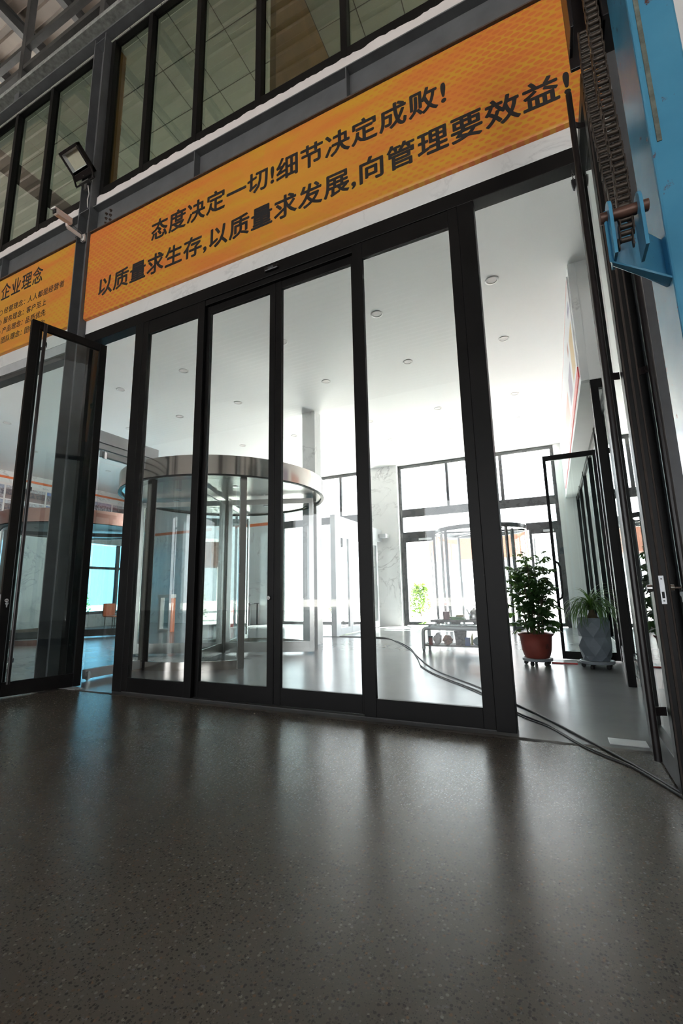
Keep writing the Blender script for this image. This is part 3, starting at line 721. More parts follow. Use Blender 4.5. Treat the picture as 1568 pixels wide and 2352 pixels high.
arc_panel(cx, cy, R-.05, .05, 2.72, 2.84, 0, 2*math.pi, 64).build('top_ring', M['kickplate'], r3, 0, 40)
MB().lathe([(0, 0), (R-.04, 0)], (cx, cy, 2.80), 48, False).build('canopy', M['glass_g'], r3)
for a in (0, 60, 120, 180, 240, 300):
    ca, sa = math.cos(math.radians(a+15)), math.sin(math.radians(a+15))
    MB().obox((cx+ca*R/2, cy+sa*R/2, 2.76), (ca*R/2, sa*R/2, 0), (-sa*.02, ca*.02, 0), (0,0,.025)).build('canopy_rib', M['kickplate'], r3)
for s_ in (0, 1):
    a0 = math.radians(90)+s_*math.pi+math.radians(40); a1 = a0+math.radians(100)
    g = arc_panel(cx, cy, R-.04, .01, .08, 2.72, a0, a1, 20).build('curved_wall', M['glass_out'], r3, 0, 40)
    arc_panel(cx, cy, R-.05, .03, 0, .08, a0, a1, 20).build('base_ring', M['kickplate'], r3)
    for a in (a0, a1):
        ca, sa = math.cos(a), math.sin(a)
        MB().obox((cx+(R-.03)*ca, cy+(R-.03)*sa, 1.36), (ca*.03, sa*.03, 0), (-sa*.03, ca*.03, 0), (0,0,1.36)).build('wall_post', M['kickplate'], g)
for q in range(3):
    a = math.radians(205+120*q); ca, sa = math.cos(a), math.sin(a)
    g = MB().obox((cx+ca*.6, cy+sa*.6, 1.36), (ca*.52, sa*.52, 0), (-sa*.004, ca*.004, 0), (0,0,1.28)).build('wing_pane', M['glass_out'], r3)
    MB().obox((cx+ca*1.16, cy+sa*1.16, 1.36), (ca*.03, sa*.03, 0), (-sa*.025, ca*.025, 0), (0,0,1.34)).build('wing_stile', M['kickplate'], g)
    MB().obox((cx+ca*.6, cy+sa*.6, .10), (ca*.54, sa*.54, 0), (-sa*.02, ca*.02, 0), (0,0,.05)).build('wing_bottom_rail', M['kickplate'], g)
MB().cyl((cx, cy, 0), (cx, cy, 2.8), .03, .03, 12).build('centre_post', M['kickplate'], r3, 0, 40)

# ================================================================== BACK WINDOW WALL
def fr(t, x0, x1, z0, z1, nm='mullion', y0=13.74, y1=13.83, m='kickplate'):
    return MB().box(x0, x1, y0, y1, z0, z1).build(nm, M[m], t, .003)
w5 = thing('window_5', 'tall black framed window wall at the back of the lobby around a revolving door', 'window', (-2, 13.78, 0), kind='structure')
fr(w5, -4.30, -4.21, 0, 5.10); fr(w5, .25, .34, 0, 5.10)
fr(w5, -4.21, .25, 5.0, 5.10, 'rail'); fr(w5, -4.21, .25, 3.38, 3.64, 'rail'); fr(w5, -4.21, -3.14, 2.70, 2.90, 'rail'); fr(w5, -.56, .25, 2.70, 2.90, 'rail')
fr(w5, -2.76, -2.68, 3.64, 5.0); fr(w5, -1.16, -1.07, 3.64, 5.0)
for a, b in ((-4.21, -2.76), (-2.68, -1.16), (-1.07, .25)):
    MB().box(a, b, 13.78, 13.788, 3.64, 5.0).build('pane', M['glass_out'], w5)
MB().box(-4.21, .25, 13.78, 13.788, 2.90, 3.38).build('pane', M['glass_out'], w5)
for nm, a, b, lb_ in (('door_7', -4.21, -3.20, 'glass side door left of the far revolving door'), ('door_8', -.50, .25, 'glass side door right of the far revolving door')):
    t = thing(nm, lb_, 'door', ((a+b)/2, 13.78, 0), kind='structure')
    fr(t, a, a+.07, .02, 2.70, 'stile'); fr(t, b-.07, b, .02, 2.70, 'stile'); fr(t, a+.07, b-.07, .02, .12, 'bottom_rail'); fr(t, a+.07, b-.07, 2.58, 2.70, 'top_rail')
    MB().box(a+.07, b-.07, 13.78, 13.788, .12, 2.58).build('pane', M['glass_out'], t)
    xh = b-.12 if nm == 'door_7' else a+.12
    MB().cyl((xh, 13.68, .5), (xh, 13.68, 2.45), .016, .016, 10).build('pull_bar', M['silver'], t, 0, 40)
    MB().box((a+b)/2, b-.1, 13.69, 13.74, 2.62, 2.68).build('door_closer', M['silver'], t, .004)
w6 = thing('window_6', 'bright black framed windows at the back left of the marble pillar', 'window', (-7, 13.78, 0), kind='structure')
xs = [-8.74, -7.55, -6.4, -5.26]
for x in xs: fr(w6, x-.04 if x > -15.2 else x, x+.04, 0, 5.10)
for x0, x1 in zip(xs[:-1], xs[1:]):
    fr(w6, x0+.04, x1-.04, 5.0, 5.10, 'rail'); fr(w6, x0+.04, x1-.04, 3.38, 3.64, 'rail'); fr(w6, x0+.04, x1-.04, 0, .10, 'rail')
    MB().box(x0+.04, x1-.04, 13.78, 13.788, .10, 3.38).build('pane', M['glass_out'], w6); MB().box(x0+.04, x1-.04, 13.78, 13.788, 3.64, 5.0).build('pane', M['glass_out'], w6)
struct('trim_8', MB().box(-5.26, -5.22, 13.7, 14.0, 0, 5.106), M['wall'], 'narrow white reveal left of the marble pillar')
w7 = thing('window_7', 'blue tinted window in the far left lobby wall', 'window', (-15.7, 11.6, .45), kind='structure')
for k, y0 in enumerate((9.7, 11.0, 12.3, 13.6)): MB().box(-15.62, -15.50, y0, y0+.10, .45, 3.05).build('mullion', M['kickplate'], w7)
for y0 in (9.8, 11.1, 12.4):
    MB().box(-15.6, -15.52, y0, y0+1.2, .45, .55).build('rail', M['kickplate'], w7); MB().box(-15.6, -15.52, y0, y0+1.2, 2.1, 2.2).build('rail', M['kickplate'], w7)
    MB().box(-15.57, -15.56, y0, y0+1.2, .55, 2.1).build('pane', M['glass_blue'], w7); MB().box(-15.57, -15.56, y0, y0+1.2, 2.2, 3.05).build('pane', M['glass_blue'], w7)
# photo board on the left wall
pb = thing('photo_board', 'board of shop front photographs in two rows on the far left wall', 'photo board', (-15.47, 9.6, 3.7))
MB().box(-15.495, -15.475, 5.4, 13.3, 3.70, 4.72).build('backing', M['white'], pb)
pm = [m_photo(k) for k in range(6)]
for r_ in range(2):
    for k in range(6):
        y0 = 5.5+1.28*k
        MB().box(-15.475, -15.468, y0, y0+1.22, 3.74+.47*r_, 4.17+.47*r_).build('photo', pm[(k*2+r_*3) % 6], pb)

# ================================================================== LOBBY PARTITIONS
w8 = thing('window_8', 'silver framed glass partition with a hinged panel left of the large revolving door', 'partition', (-5.6, 4.5, 0), kind='structure')
MB().box(-5.66, -5.54, 3.98, 5.02, 3.19, 3.36).build('beam', M['pale_alu'], w8, .004)
MB().box(-5.64, -5.56, 3.98, 5.02, 3.10, 3.185).build('rail', M['pale_alu'], w8, .004)
MB().box(-5.63, -5.57, 4.06, 4.92, 3.0, 3.09).build('top_rail', M['pale_alu'], w8, .003)
MB().box(-5.63, -5.57, 4.06, 4.92, .02, .135).build('bottom_rail', M['pale_alu'], w8, .003)
MB().box(-5.605, -5.593, 4.06, 4.92, .135, 3.0).build('pane', M['glass_c'], w8)
MB().box(-5.65, -5.55, 4.94, 5.04, 0, 3.10).build('post', M['stainless_b'], w8, .003)
for z in (.06, 3.02):
    h = MB().cyl((-5.545, 4.075, z-.055), (-5.545, 4.075, z+.055), .012, .012, 10).build('hinge', M['chrome'], w8, 0, 40)
    MB().box(-5.56, -5.55, 4.06, 4.12, z-.05, z+.05).build('hinge_leaf', M['chrome'], h)
w9 = thing('window_9', 'silver framed partition with double glass doors near the marble pillar', 'partition', (-4.9, 11.8, 0), kind='structure')
MB().box(-4.98, -4.84, 10.02, 10.24, 0, 3.0).build('end_post', M['silver'], w9, .003)
MB().box(-4.96, -4.86, 10.24, 13.5, 2.62, 3.0).build('header', M['silver'], w9, .003)
for a, b in ((10.24, 11.0), (11.0, 12.05), (12.05, 13.1)):
    MB().box(-4.93, -4.87, a+.01, a+.10, .02, 2.62).build('stile', M['silver'], w9, .002); MB().box(-4.93, -4.87, b-.10, b-.01, .02, 2.62).build('stile', M['silver'], w9, .002)
    MB().box(-4.93, -4.87, a+.10, b-.10, .02, .18).build('bottom_rail', M['silver'], w9, .002); MB().box(-4.93, -4.87, a+.10, b-.10, 2.46, 2.62).build('top_rail', M['silver'], w9, .002)
    MB().box(-4.905, -4.895, a+.10, b-.10, .18, 2.46).build('pane', M['glass'], w9)
MB().box(-4.84, -4.62, 13.2, 13.5, 2.72, 2.84).build('operator_bar', M['silver'], w9, .004)

# right glazed screen and side storefront
w10 = thing('window_10', 'black framed glazed screen below the bulkhead on the right', 'window', (.9, 5.9, 0), kind='structure')
for a, b in ((.62, .70), (.745, .80), (.86, .93), (1.5, 1.58), (2.2, 2.3)): MB().box(a, b, 5.83, 5.93, 0, 3.51).build('post', M['black'], w10, .003)
MB().box(.70, 2.2, 5.84, 5.92, 3.40, 3.51).build('rail', M['black'], w10, .003); MB().box(.93, 2.2, 5.84, 5.92, 0, .28).build('kick_panel', M['kickplate'], w10, .003)
for a, b in ((.70, .745), (.80, .86), (.93, 1.5), (1.58, 2.2)): MB().box(a, b, 5.875, 5.883, .28 if a > .9 else 0, 3.40).build('pane', M['glass'], w10)
w11 = thing('window_11', 'black framed shop window along the right side of the lobby', 'window', (.82, 9.5, 0), kind='structure')
ys = (5.95, 6.9, 7.75, 9.2, 10.7, 12.2, 13.6)
for y0 in ys: MB().box(.78, .86, y0-.04, y0+.04, 0, 3.51).build('post', M['black'], w11, .003)
for a, b in zip(ys[:-1], ys[1:]):
    MB().box(.79, .85, a+.04, b-.04, 0, .22).build('kick_panel', M['kickplate'], w11, .003); MB().box(.79, .85, a+.04, b-.04, 3.40, 3.51).build('rail', M['black'], w11, .003)
    MB().box(.815, .823, a+.04, b-.04, .22, 3.40).build('pane', M['glass_c'], w11)
struct('wall_side_column', MB().box(.95, 1.25, 10.0, 10.4, 0, 3.51), M['wood'], 'brown wood clad column inside the right shop window')
# open inner glass door
d9 = thing('door_9', 'slim black framed glass door standing open behind the potted plants', 'door', (.39, 7.64, 0), kind='structure')
MB().box(.02, .065, 7.62, 7.66, .02, 3.13).build('stile', M['black'], d9, .003); MB().box(.72, .765, 7.62, 7.66, .02, 3.13).build('stile', M['black'], d9, .003)
MB().box(.065, .72, 7.62, 7.66, .02, .13).build('bottom_rail', M['black'], d9, .003); MB().box(.065, .72, 7.62, 7.66, 3.05, 3.13).build('top_rail', M['black'], d9, .003)
MB().box(.065, .72, 7.637, 7.645, .13, 3.05).build('pane', M['glass_g'], d9)
hp = [(.055, 7.61, .88), (.095, 7.58, .91), (.11, 7.57, .97), (.11, 7.57, 1.36), (.095, 7.58, 1.42), (.055, 7.61, 1.45)]
MB().tube(hp, .017, 10).build('handle', M['bar'], d9, 0, 60)

# ================================================================== CEILING DOWNLIGHTS
ordn = ['first', 'second', 'third', 'fourth', 'fifth', 'sixth', 'seventh', 'eighth']
dl0 = None
for j, Y in enumerate((5.7, 7.27, 9.6, 11.1, 12.4)):
    for i, X in enumerate((-.37, -2.0, -3.65, -5.77, -7.42, -9.05, -11.2, -12.8)):
        if (i == 7 and j == 0): continue
        lab = 'round white recessed ceiling downlight, %s row from the entrance, %s from the right' % (ordn[j], ordn[i])
        if dl0 is None:
            dl0 = thing('downlight', lab, 'downlight', (X, Y, 5.106), 0, 'lobby ceiling downlights', None, True)
            MB().lathe([(.062, 0), (.066, -.007), (.082, -.008), (.088, -.004), (.088, 0)], (0,0,0), 28, False).build('trim_ring', M['white_plastic'], dl0, 0, 50)
            MB().lathe([(0, -.002), (.063, -.001)], (0,0,0), 28, False).build('diffuser', M['white'], dl0)
        else:
            o = copy_tree(dl0); o.location = (X, Y, 5.106); o['label'] = lab
struct('trim_9', MB().box(-15.2, -8.8, 13.67, 13.7, 3.55, 3.66), M['orange'], 'red-orange stripe across the back wall seen through the revolving door')
struct('wall_clad', MB().box(-15.2, -8.8, 13.68, 13.7, 0, 3.55), M['marble'], 'grey veined marble cladding on the back wall left of the windows')

# ================================================================== BLUE LIFT MAST AND CHAINS
mt = thing('lift_mast', 'glossy blue chipped steel lift mast cut off by the right edge', 'lift mast', (.48, 1.66, 0))
MB().box(.420, .548, 1.55, 1.785, 0, 5.5).build('blue_column', M['blue'], mt, .007)
MB().box(.438, .452, 1.5465, 1.551, 2.47, 5.5).build('weld_strip', M['old_paint'], mt, .001)['label'] = 'worn rusty strip along the front of the column'
blk = MB().box(.285, .420, 1.93, 1.945, 3.34, 5.5).box(.285, .300, 1.80, 1.93, 3.40, 5.5).box(.40, .415, 1.80, 1.93, 3.36, 5.5).box(.40, .47, 1.785, 1.945, 3.36, 5.5).build('inner_stage', M['bar'], mt, .003)
MB().cyl((.375, 1.85, 3.42), (.375, 1.85, 5.5), .024, .024, 16).build('hydraulic_hose', M['rubber'], mt, 0, 40)
br = MB()
d_ = Vector((.18, .215, 0)); L_ = d_.length; dn = d_/L_; nn = Vector((dn.y, -dn.x, 0))
c_ = Vector((.24, 1.395, 0))+d_/2
br.obox(c_+Vector((0,0,2.075)), dn*(L_/2), nn*.004, Vector((0,0,.085)))
bp = br.build('anchor_plate', M['blue'], mt, .002)
MB().prism([(.24, 1.39), (.42, 1.555), (.42, 1.60), (.248, 1.415)], 'z', 1.985, 1.993).build('plate_edge', M['blue'], bp, .001)
for x in (.247, .322):
    poly = [(1.36, 1.99), (1.44, 1.99)]+[(1.40+.042*math.cos(a), 2.14+.042*math.sin(a)) for a in [k*math.pi/10 for k in range(11)]]
    MB().prism(poly, 'x', x, x+.009).build('lug', M['blue'], mt, .001)
MB().cyl((.228, 1.40, 2.14), (.352, 1.40, 2.14), .017, .017, 20).build('anchor_pin', M['pin'], mt, .002, 40)
def chain(label, pts, pitch, width, rr):
    t = thing('hoist_chain', label, 'chain', pts[0])
    P = [Vector(p) for p in pts]; seg = []
    tot = sum((b-a).length for a, b in zip(P[:-1], P[1:])); n = int(tot/pitch)
    def at(s_):
        for a, b in zip(P[:-1], P[1:]):
            l = (b-a).length
            if s_ <= l: return a+(b-a)*(s_/l), (b-a).normalized()
            s_ -= l
        return P[-1], (P[-1]-P[-2]).normalized()
    rol = None; pl = {}
    O = Vector(pts[0])
    for i in range(n):
        p, d = at(i*pitch); q, _ = at(i*pitch+pitch*.5)
        if rol is None:
            rol = MB().cyl((-width*.36, 0, 0), (width*.36, 0, 0), rr, rr, 12).build('roller', M['chain'], None, 0, 40); rol.parent = t
            rol.location = p-O
        else: inst(rol, t, p-O)
        for s_ in (-1, 1):
            k = i % 2
            if k not in pl:
                h = rr*1.28; half = pitch*.5; m_ = MB(); poly = []
                for a in range(7): poly.append((h*math.cos(math.pi*a/6), half+h*.9*math.sin(math.pi*a/6)))
                for a in range(7): poly.append((-h*math.cos(math.pi*a/6), -half-h*.9*math.sin(math.pi*a/6)))
                m_.prism(poly, 'x', -.0016, .0016); o = m_.build('link_plate', M['chain'], None); o.parent = t; pl[k] = o
            else: o = inst(pl[k], t)
            o.location = q-O+Vector((s_*width*(.40 if k else .47), 0, 0)); ang = math.atan2(d.y, -d.z); o.rotation_euler = (ang, 0, 0)
    return t
chain('greasy brown hoist chain on the left, farther from the camera', [(.314, 1.72, 3.24), (.306, 1.72, 2.977), (.325, 1.72, 2.567), (.346, 1.72, 2.377)], .0238, .040, .0072)
chain('greasy brown hoist chain on the right, nearer the camera and running into the blue anchor', [(.288, 1.42, 3.12), (.291, 1.42, 2.619), (.300, 1.42, 2.287), (.293, 1.41, 2.10), (.282, 1.40, 2.02)], .0243, .038, .0074)

# ================================================================== FLOOR CABLES
def smooth_path(pts, n=8):
    P = [Vector(p) for p in pts]; out = []
    for i in range(len(P)-1):
        p0, p1, p2, p3 = P[max(i-1, 0)], P[i], P[i+1], P[min(i+2, len(P)-1)]
        for k in range(n):
            t = k/n; out.append(.5*((2*p1)+(p2-p0)*t+(2*p0-5*p1+4*p2-p3)*t*t+(3*p1-p0-3*p2+p3)*t**3))
    return out+[P[-1]]
def cable(label, pts, r):
    o = MB().tube(smooth_path([(x, y, r) for x, y in pts]), r, 8).build('floor_cable', M['cable'], None, 0, 60); return tag(o, label, 'cable', 'cables on the floor')
cable('black floor cable, the upper of the pair crossing the threshold on the right', [(.495, 2.98), (.321, 3.355), (.114, 3.734), (-.171, 4.242), (-.402, 4.60), (-.81, 5.228), (-1.535, 6.19), (-2.079, 7.29), (-2.5, 8.3), (-2.85, 8.97), (-3.2, 9.5), (-3.616, 9.90), (-4.82, 10.0), (-5.6, 9.9)], .0075)
cable('grey floor cable, the lower of the pair crossing the threshold on the right', [(.488, 2.94), (.316, 3.30), (.081, 3.60), (-.137, 4.02), (-.388, 4.332), (-.807, 5.048), (-1.461, 5.878), (-1.80, 6.45), (-2.0, 7.0), (-2.35, 7.9), (-2.70, 8.6), (-3.1, 9.3), (-3.68, 10.06), (-4.82, 10.12)], .0075)
cable('thin black cable lying against the twin cables near the right door', [(.505, 2.90), (.34, 3.26), (.10, 3.55), (-.12, 3.96), (-.37, 4.26), (-.79, 4.97), (-1.44, 5.80), (-1.80, 6.40)], .0045)

# ================================================================== POTTED PLANTS
def dolly(t, cx, cy, r, mat):
    MB().lathe([(0, .058), (r, .058), (r+.012, .066), (r+.014, .095), (r-.004, .10), (r-.02, .085), (0, .085)], (cx, cy, 0), 28, False).build('dolly_tray', mat, t, 0, 40)
    for k in range(5):
        a = k*2*math.pi/5+.5; x, y = cx+(r-.03)*math.cos(a), cy+(r-.03)*math.sin(a)
        w_ = MB().cyl((x-.018*math.sin(a), y+.018*math.cos(a), .028), (x+.018*math.sin(a), y-.018*math.cos(a), .028), .028, .028, 16).build('caster', M['rubber'], t, .004, 40)
        MB().cyl((x, y, .03), (x, y, .062), .012, .012, 10).build('caster_fork', M['steel_dk'], w_)
p1 = thing('potted_plant', 'bushy green umbrella plant in a red-brown pot on a wheeled tray', 'potted plant', (-.30, 7.08, 0))
cx, cy = -.30, 7.08
dolly(p1, cx, cy, .185, M['grey_plastic'])
MB().lathe([(.0, .10), (.155, .10), (.172, .13), (.192, .20), (.203, .30), (.212, .385), (.232, .405), (.24, .425), (.232, .432), (.205, .42), (.195, .36), (.0, .36)], (cx, cy, 0), 40, False).build('pot', M['pot_red'], p1, 0, 40)
po = [o for o in p1.children if o.name.startswith('pot')][0]
# small dark character printed on the pot
def pot_glyph(body, ang, z, size):
    c = bpy.data.curves.new('glyph', 'FONT'); c.body = body; o = bpy.data.objects.new('glyph', c); COL.objects.link(o)
    dg = bpy.context.evaluated_depsgraph_get(); dg.update(); me = bpy.data.meshes.new_from_object(o.evaluated_get(dg)); bpy.data.objects.remove(o); bpy.data.curves.remove(c)
    V = [(v.co.x-.45, v.co.y-.35) for v in me.vertices]; P = [tuple(p.vertices) for p in me.polygons]
    mb = MB(); r_ = .2035; vs_ = []
    for u, v in V:
        a = ang+u*size/r_; vs_.append((cx+(r_+v*size*.08)*math.cos(a), cy+(r_+v*size*.08)*math.sin(a), z+v*size))
    mb.add(vs_, P); mb.build('pot_print', M['ink'], po)
pot_glyph('吉', -math.pi/2+.75, .265, .07)
MB().lathe([(0, .392), (.207, .392)], (cx, cy, 0), 24, False).build('soil', M['soil'], p1)
def leaflet(mb, o, d, L, W, up):
    d = d.normalized(); s_ = d.cross(up); s_ = s_.normalized() if s_.length > 1e-4 else Vector((1,0,0)); n_ = s_.cross(d)
    prof = [(0, 0), (.18, .30), (.45, .95), (.7, 1.0), (.9, .55), (1, 0)]
    mid = [o+d*(L*t)-n_*(.22*L*t*t) for t, _ in prof]
    base = len(mb.v); vs_ = []; fs = []
    for (t, w_), m_ in zip(prof, mid):
        vs_ += [m_+s_*(W*w_)+n_*(.12*W*w_), m_, m_-s_*(W*w_)+n_*(.12*W*w_)]
    for i in range(len(prof)-1):
        fs += [(3*i, 3*i+1, 3*i+4, 3*i+3), (3*i+1, 3*i+2, 3*i+5, 3*i+4)]
    mb.add(vs_, fs)
rnd = random.Random(3)
def palmate():
    mb = MB(); n = rnd.choice((6, 7, 7, 8)); up = Vector((0,0,1))
    mb.tube([(0,0,0), (.05,0,.022), (.095,0,.025)], .0022, 5)
    for k in range(n):
        a = (k/(n)-.5)*2*math.pi*.92; L = .105*(1-.28*abs(k/(n-1)-.5)*2)*rnd.uniform(.85, 1.1)
        leaflet(mb, Vector((.095, 0, .025)), Vector((math.cos(a), math.sin(a), -.28+.1*rnd.random())), L, L*.235, up)
    return mb.mesh('leaf', M['leaf'], 60)
pal = [palmate() for _ in range(4)]
stems = []
for k in range(18):
    a = k*2.399; r0 = rnd.uniform(.02, .11); r1 = r0+rnd.uniform(.06, .21); H = rnd.uniform(1.0, 1.56)
    b = a+rnd.uniform(-.5, .5)
    pts = [(cx+r0*math.cos(a), cy+r0*math.sin(a), .39), (cx+(r0*.6+r1*.4)*math.cos(a), cy+(r0*.6+r1*.4)*math.sin(a), .39+(H-.39)*.45), (cx+r1*math.cos(b), cy+r1*math.sin(b), H)]
    sp_ = smooth_path(pts, 6); stems.append(sp_)
    MB().tube(sp_, [.007-.004*i/len(sp_) for i in range(len(sp_))], 6).build('stem', M['stem'], p1, 0, 60)
def put_leaf(p, a, el, sc):
    o = bpy.data.objects.new('leaf', rnd.choice(pal)); COL.objects.link(o); o.parent = p1
    o.location = Vector(p)-Vector(ORG[p1.name]); o.rotation_euler = (rnd.uniform(-.4, .4), el, a); o.scale = (sc, sc, sc)
nl = 0
while nl < 285:
    sp_ = rnd.choice(stems); i = rnd.randrange(2, len(sp_)); p = sp_[i]
    if rnd.random() > ((p.z-.40)/.55)**.7+.10: continue
    a = rnd.uniform(0, 2*math.pi); put_leaf(p+Vector((rnd.uniform(-.05,.05), rnd.uniform(-.05,.05), rnd.uniform(-.05,.06))), a, rnd.uniform(-.75, .35), rnd.uniform(.76, 1.1)*(.62 if p.z > 1.42 else 1)); nl += 1
for p, a in (((cx+.14, cy-.05, .80), -.2), ((cx+.20, cy-.03, .78), .1), ((cx+.12, cy-.1, .70), -.5), ((cx+.16, cy-.06, .62), -.2), ((cx+.10, cy-.12, .52), -.4), ((cx+.16, cy, .50), .2), ((cx-.14, cy-.05, .55), 3.2), ((cx-.12, cy-.08, .50), 3.6), ((cx-.2, cy, .7), 3.0), ((cx-.22, cy-.04, .85), 3.3), ((cx-.22, cy-.02, 1.0), 3.0), ((cx+.14, cy-.03, .92), 0.0)):
    put_leaf(p, a, rnd.uniform(-.1, .4), 1.15)
p2 = thing('potted_plant', 'ponytail palm with arching strap leaves in a grey faceted pot on wheels', 'potted plant', (.43, 7.05, 0))
cx, cy = .43, 7.05
dolly(p2, cx, cy, .195, M['grey_plastic'])
n = 8; rings = [(.10, .165, 0), (.165, .180, .5), (.285, .207, 0), (.405, .190, .5), (.525, .207, 0), (.60, .198, .5), (.652, .188, 0)]
mb = MB(); vs_ = []; fs = []
for z, r_, o_ in rings:
    for k in range(n): a = 2*math.pi*(k+o_)/n+.25; vs_.append((cx+r_*math.cos(a), cy+r_*math.sin(a), z))
for i in range(len(rings)-1):
    for k in range(n):
        a0, a1 = i*n+k, i*n+(k+1) % n; b0, b1 = (i+1)*n+k, (i+1)*n+(k+1) % n
        if rings[i][2] == 0: fs += [(a0, a1, b0), (b0, a1, b1)]
        else: fs += [(a0, b1, b0), (a0, a1, b1)]
fs.append(tuple(range(n-1, -1, -1)))
m0 = len(vs_)
for r_, z in ((.172, .652), (.165, .60)):
    for k in range(n): a = 2*math.pi*k/n+.25; vs_.append((cx+r_*math.cos(a), cy+r_*math.sin(a), z))
lt = (len(rings)-1)*n
for k in range(n):
    fs += [(lt+k, lt+(k+1) % n, m0+(k+1) % n, m0+k), (m0+k, m0+(k+1) % n, m0+n+(k+1) % n, m0+n+k)]
fs.append(tuple(m0+n+k for k in range(n)))
mb.add(vs_, fs); mb.build('faceted_pot', M['pot_grey'], p2, .002)
MB().lathe([(.0, .60), (.075, .605), (.085, .63), (.06, .67), (.035, .72), (.03, .79), (0, .80)], (cx, cy, 0), 16, False).build('trunk', M['stem'], p2, 0, 50)
def strap(L, lift, droop, W):
    mb = MB(); n_ = 13; vs_ = []; x = 0; z = 0; el = lift
    for i in range(n_):
        t = i/(n_-1); w_ = W*(1-t**2.2)*.5+.0006
        vs_ += [(x, w_, z+.3*w_), (x, 0, z), (x, -w_, z+.3*w_)]
        x += L/(n_-1)*math.cos(el); z += L/(n_-1)*math.sin(el); el -= droop/(n_-1)*(1.5-t*.8)
    mb.add(vs_, [q for i in range(n_-1) for q in ((3*i, 3*i+1, 3*i+4, 3*i+3), (3*i+1, 3*i+2, 3*i+5, 3*i+4))])
    return mb.mesh('leaf', M['strap'], 60)
sv = [strap(rnd.uniform(.46, .64), lf, dr, .017) for lf, dr in ((1.45, 2.3), (1.3, 2.7), (1.15, 2.6), (1.0, 2.5), (.8, 2.3), (.6, 2.1), (.35, 1.9), (1.5, 1.6), (1.38, 3.0), (1.0, 2.9))]
for k in range(140):
    o = bpy.data.objects.new('leaf', sv[k % len(sv)]); COL.objects.link(o); o.parent = p2
    a = rnd.uniform(0, 2*math.pi); o.location = Vector((cx+.018*math.cos(a), cy+.018*math.sin(a), .76+rnd.uniform(-.03, .05)))-Vector(ORG[p2.name])
    s_ = rnd.uniform(.75, 1.1); o.rotation_euler = (rnd.uniform(-.2, .2), rnd.uniform(-.15, .15), a); o.scale = (s_, 1, s_)
fb = thing('floor_board', 'flat grey panel with a red edge lying on the floor behind the two pots', 'panel', (.05, 7.42, 0))
MB().box(-.13, .20, 7.27, 7.56, 0, .018).build('panel', M['grey_plastic'], fb, .002); MB().box(-.13, .20, 7.262, 7.27, 0, .018).build('edge_strip', M['red'], fb)

# ================================================================== TEA TROLLEY
tr = thing('tea_trolley', 'low grey tube framed tea trolley with a glass top and lower shelf', 'trolley', (-1.5, 8.2, 0))
for y0 in (8.0, 8.42):
    pts = [(-2.17, y0, .05), (-2.17, y0, .33), (-2.16, y0, .37), (-2.13, y0, .395), (-2.09, y0, .40), (-.91, y0, .40), (-.87, y0, .395), (-.84, y0, .37), (-.83, y0, .33), (-.83, y0, .05)]
    MB().tube(pts, .030, 12).build('tube_frame', M['silver'], tr, 0, 50)
    for x in (-2.17, -.83):
        c_ = MB().cyl((x-.018, y0, .03), (x+.018, y0, .03), .03, .03, 14).build('caster', M['grey_plastic'], tr, .003, 40)
        MB().box(x-.03, x+.03, y0-.02, y0+.02, .05, .075).build('caster_bracket', M['silver'], c_, .003)
    for x in (-2.05, -1.5, -.95): MB().cyl((x, y0, .42), (x, y0, .468), .022, .022, 12).build('spacer', M['silver'], tr, 0, 40)
for x in (-2.17, -.83): MB().cyl((x, 8.0, .12), (x, 8.42, .12), .016, .016, 10).build('cross_tube', M['silver'], tr, 0, 40)
MB().box(-2.25, -.75, 7.93, 8.49, .468, .478).build('glass_top', M['glass_g'], tr, .002)
MB().box(-2.15, -.85, 7.99, 8.43, .095, .112).build('lower_shelf', M['dirt'], tr, .002)
tt = thing('tea_tray', 'dark rough wooden tea tray on the trolley top', 'tray', (-1.5, 8.2, .478))
MB().prism([(-2.05, 8.06), (-1.6, 8.03), (-1.0, 8.06), (-.95, 8.3), (-1.3, 8.38), (-1.98, 8.36)], 'z', .505, .54).build('slab', M['dirt'], tt, .008)
for x in (-1.90, -1.62, -1.25): MB().lathe([(0, .478), (.07, .478), (.09, .495), (.07, .51), (0, .51)], (x, 8.2, 0), 14, False).build('foot', M['dirt'], tt, 0, 60)
bo = thing('oil_bottle', 'clear plastic bottle of reddish liquid with a red cap on the tea tray', 'bottle', (-1.78, 8.17, .54))
MB().lathe([(0, .54), (.066, .54), (.07, .55), (.068, .58), (.07, .60), (.068, .63), (.07, .65), (.068, .70), (.055, .74), (.03, .77), (.022, .785), (.022, .80)], (-1.78, 8.17, 0), 20, False).build('bottle_body', glass('bottle_plastic', (.85,.80,.80)), bo, 0, 50)
MB().lathe([(0, .545), (.06, .545), (.062, .68), (0, .68)], (-1.78, 8.17, 0), 18, False).build('liquid', paint('red_liquid', (.36,.16,.16), .3), bo, 0, 40)
MB().lathe([(0, .80), (.026, .80), (.026, .828), (0, .83)], (-1.78, 8.17, 0), 16, False).build('cap', M['red'], bo, 0, 40)
tp = thing('tea_box', 'flat green boxes of tea piled on the tea tray', 'tea box', (-1.58, 8.2, .54))
for k, (a, b, c, d) in enumerate(((-1.69, -1.46, .54, .565), (-1.71, -1.50, .566, .59), (-1.60, -1.48, .591, .62))):
    MB().box(a, b, 8.10, 8.28, c, d).build('carton', paint('green_carton_%d' % k, ((.10,.22,.06), (.16,.34,.10), (.30,.28,.08))[k], .5), tp, .003)
ke = thing('kettle', 'dented steel kettle with a black handle on the tea tray', 'kettle', (-1.30, 8.2, .54))
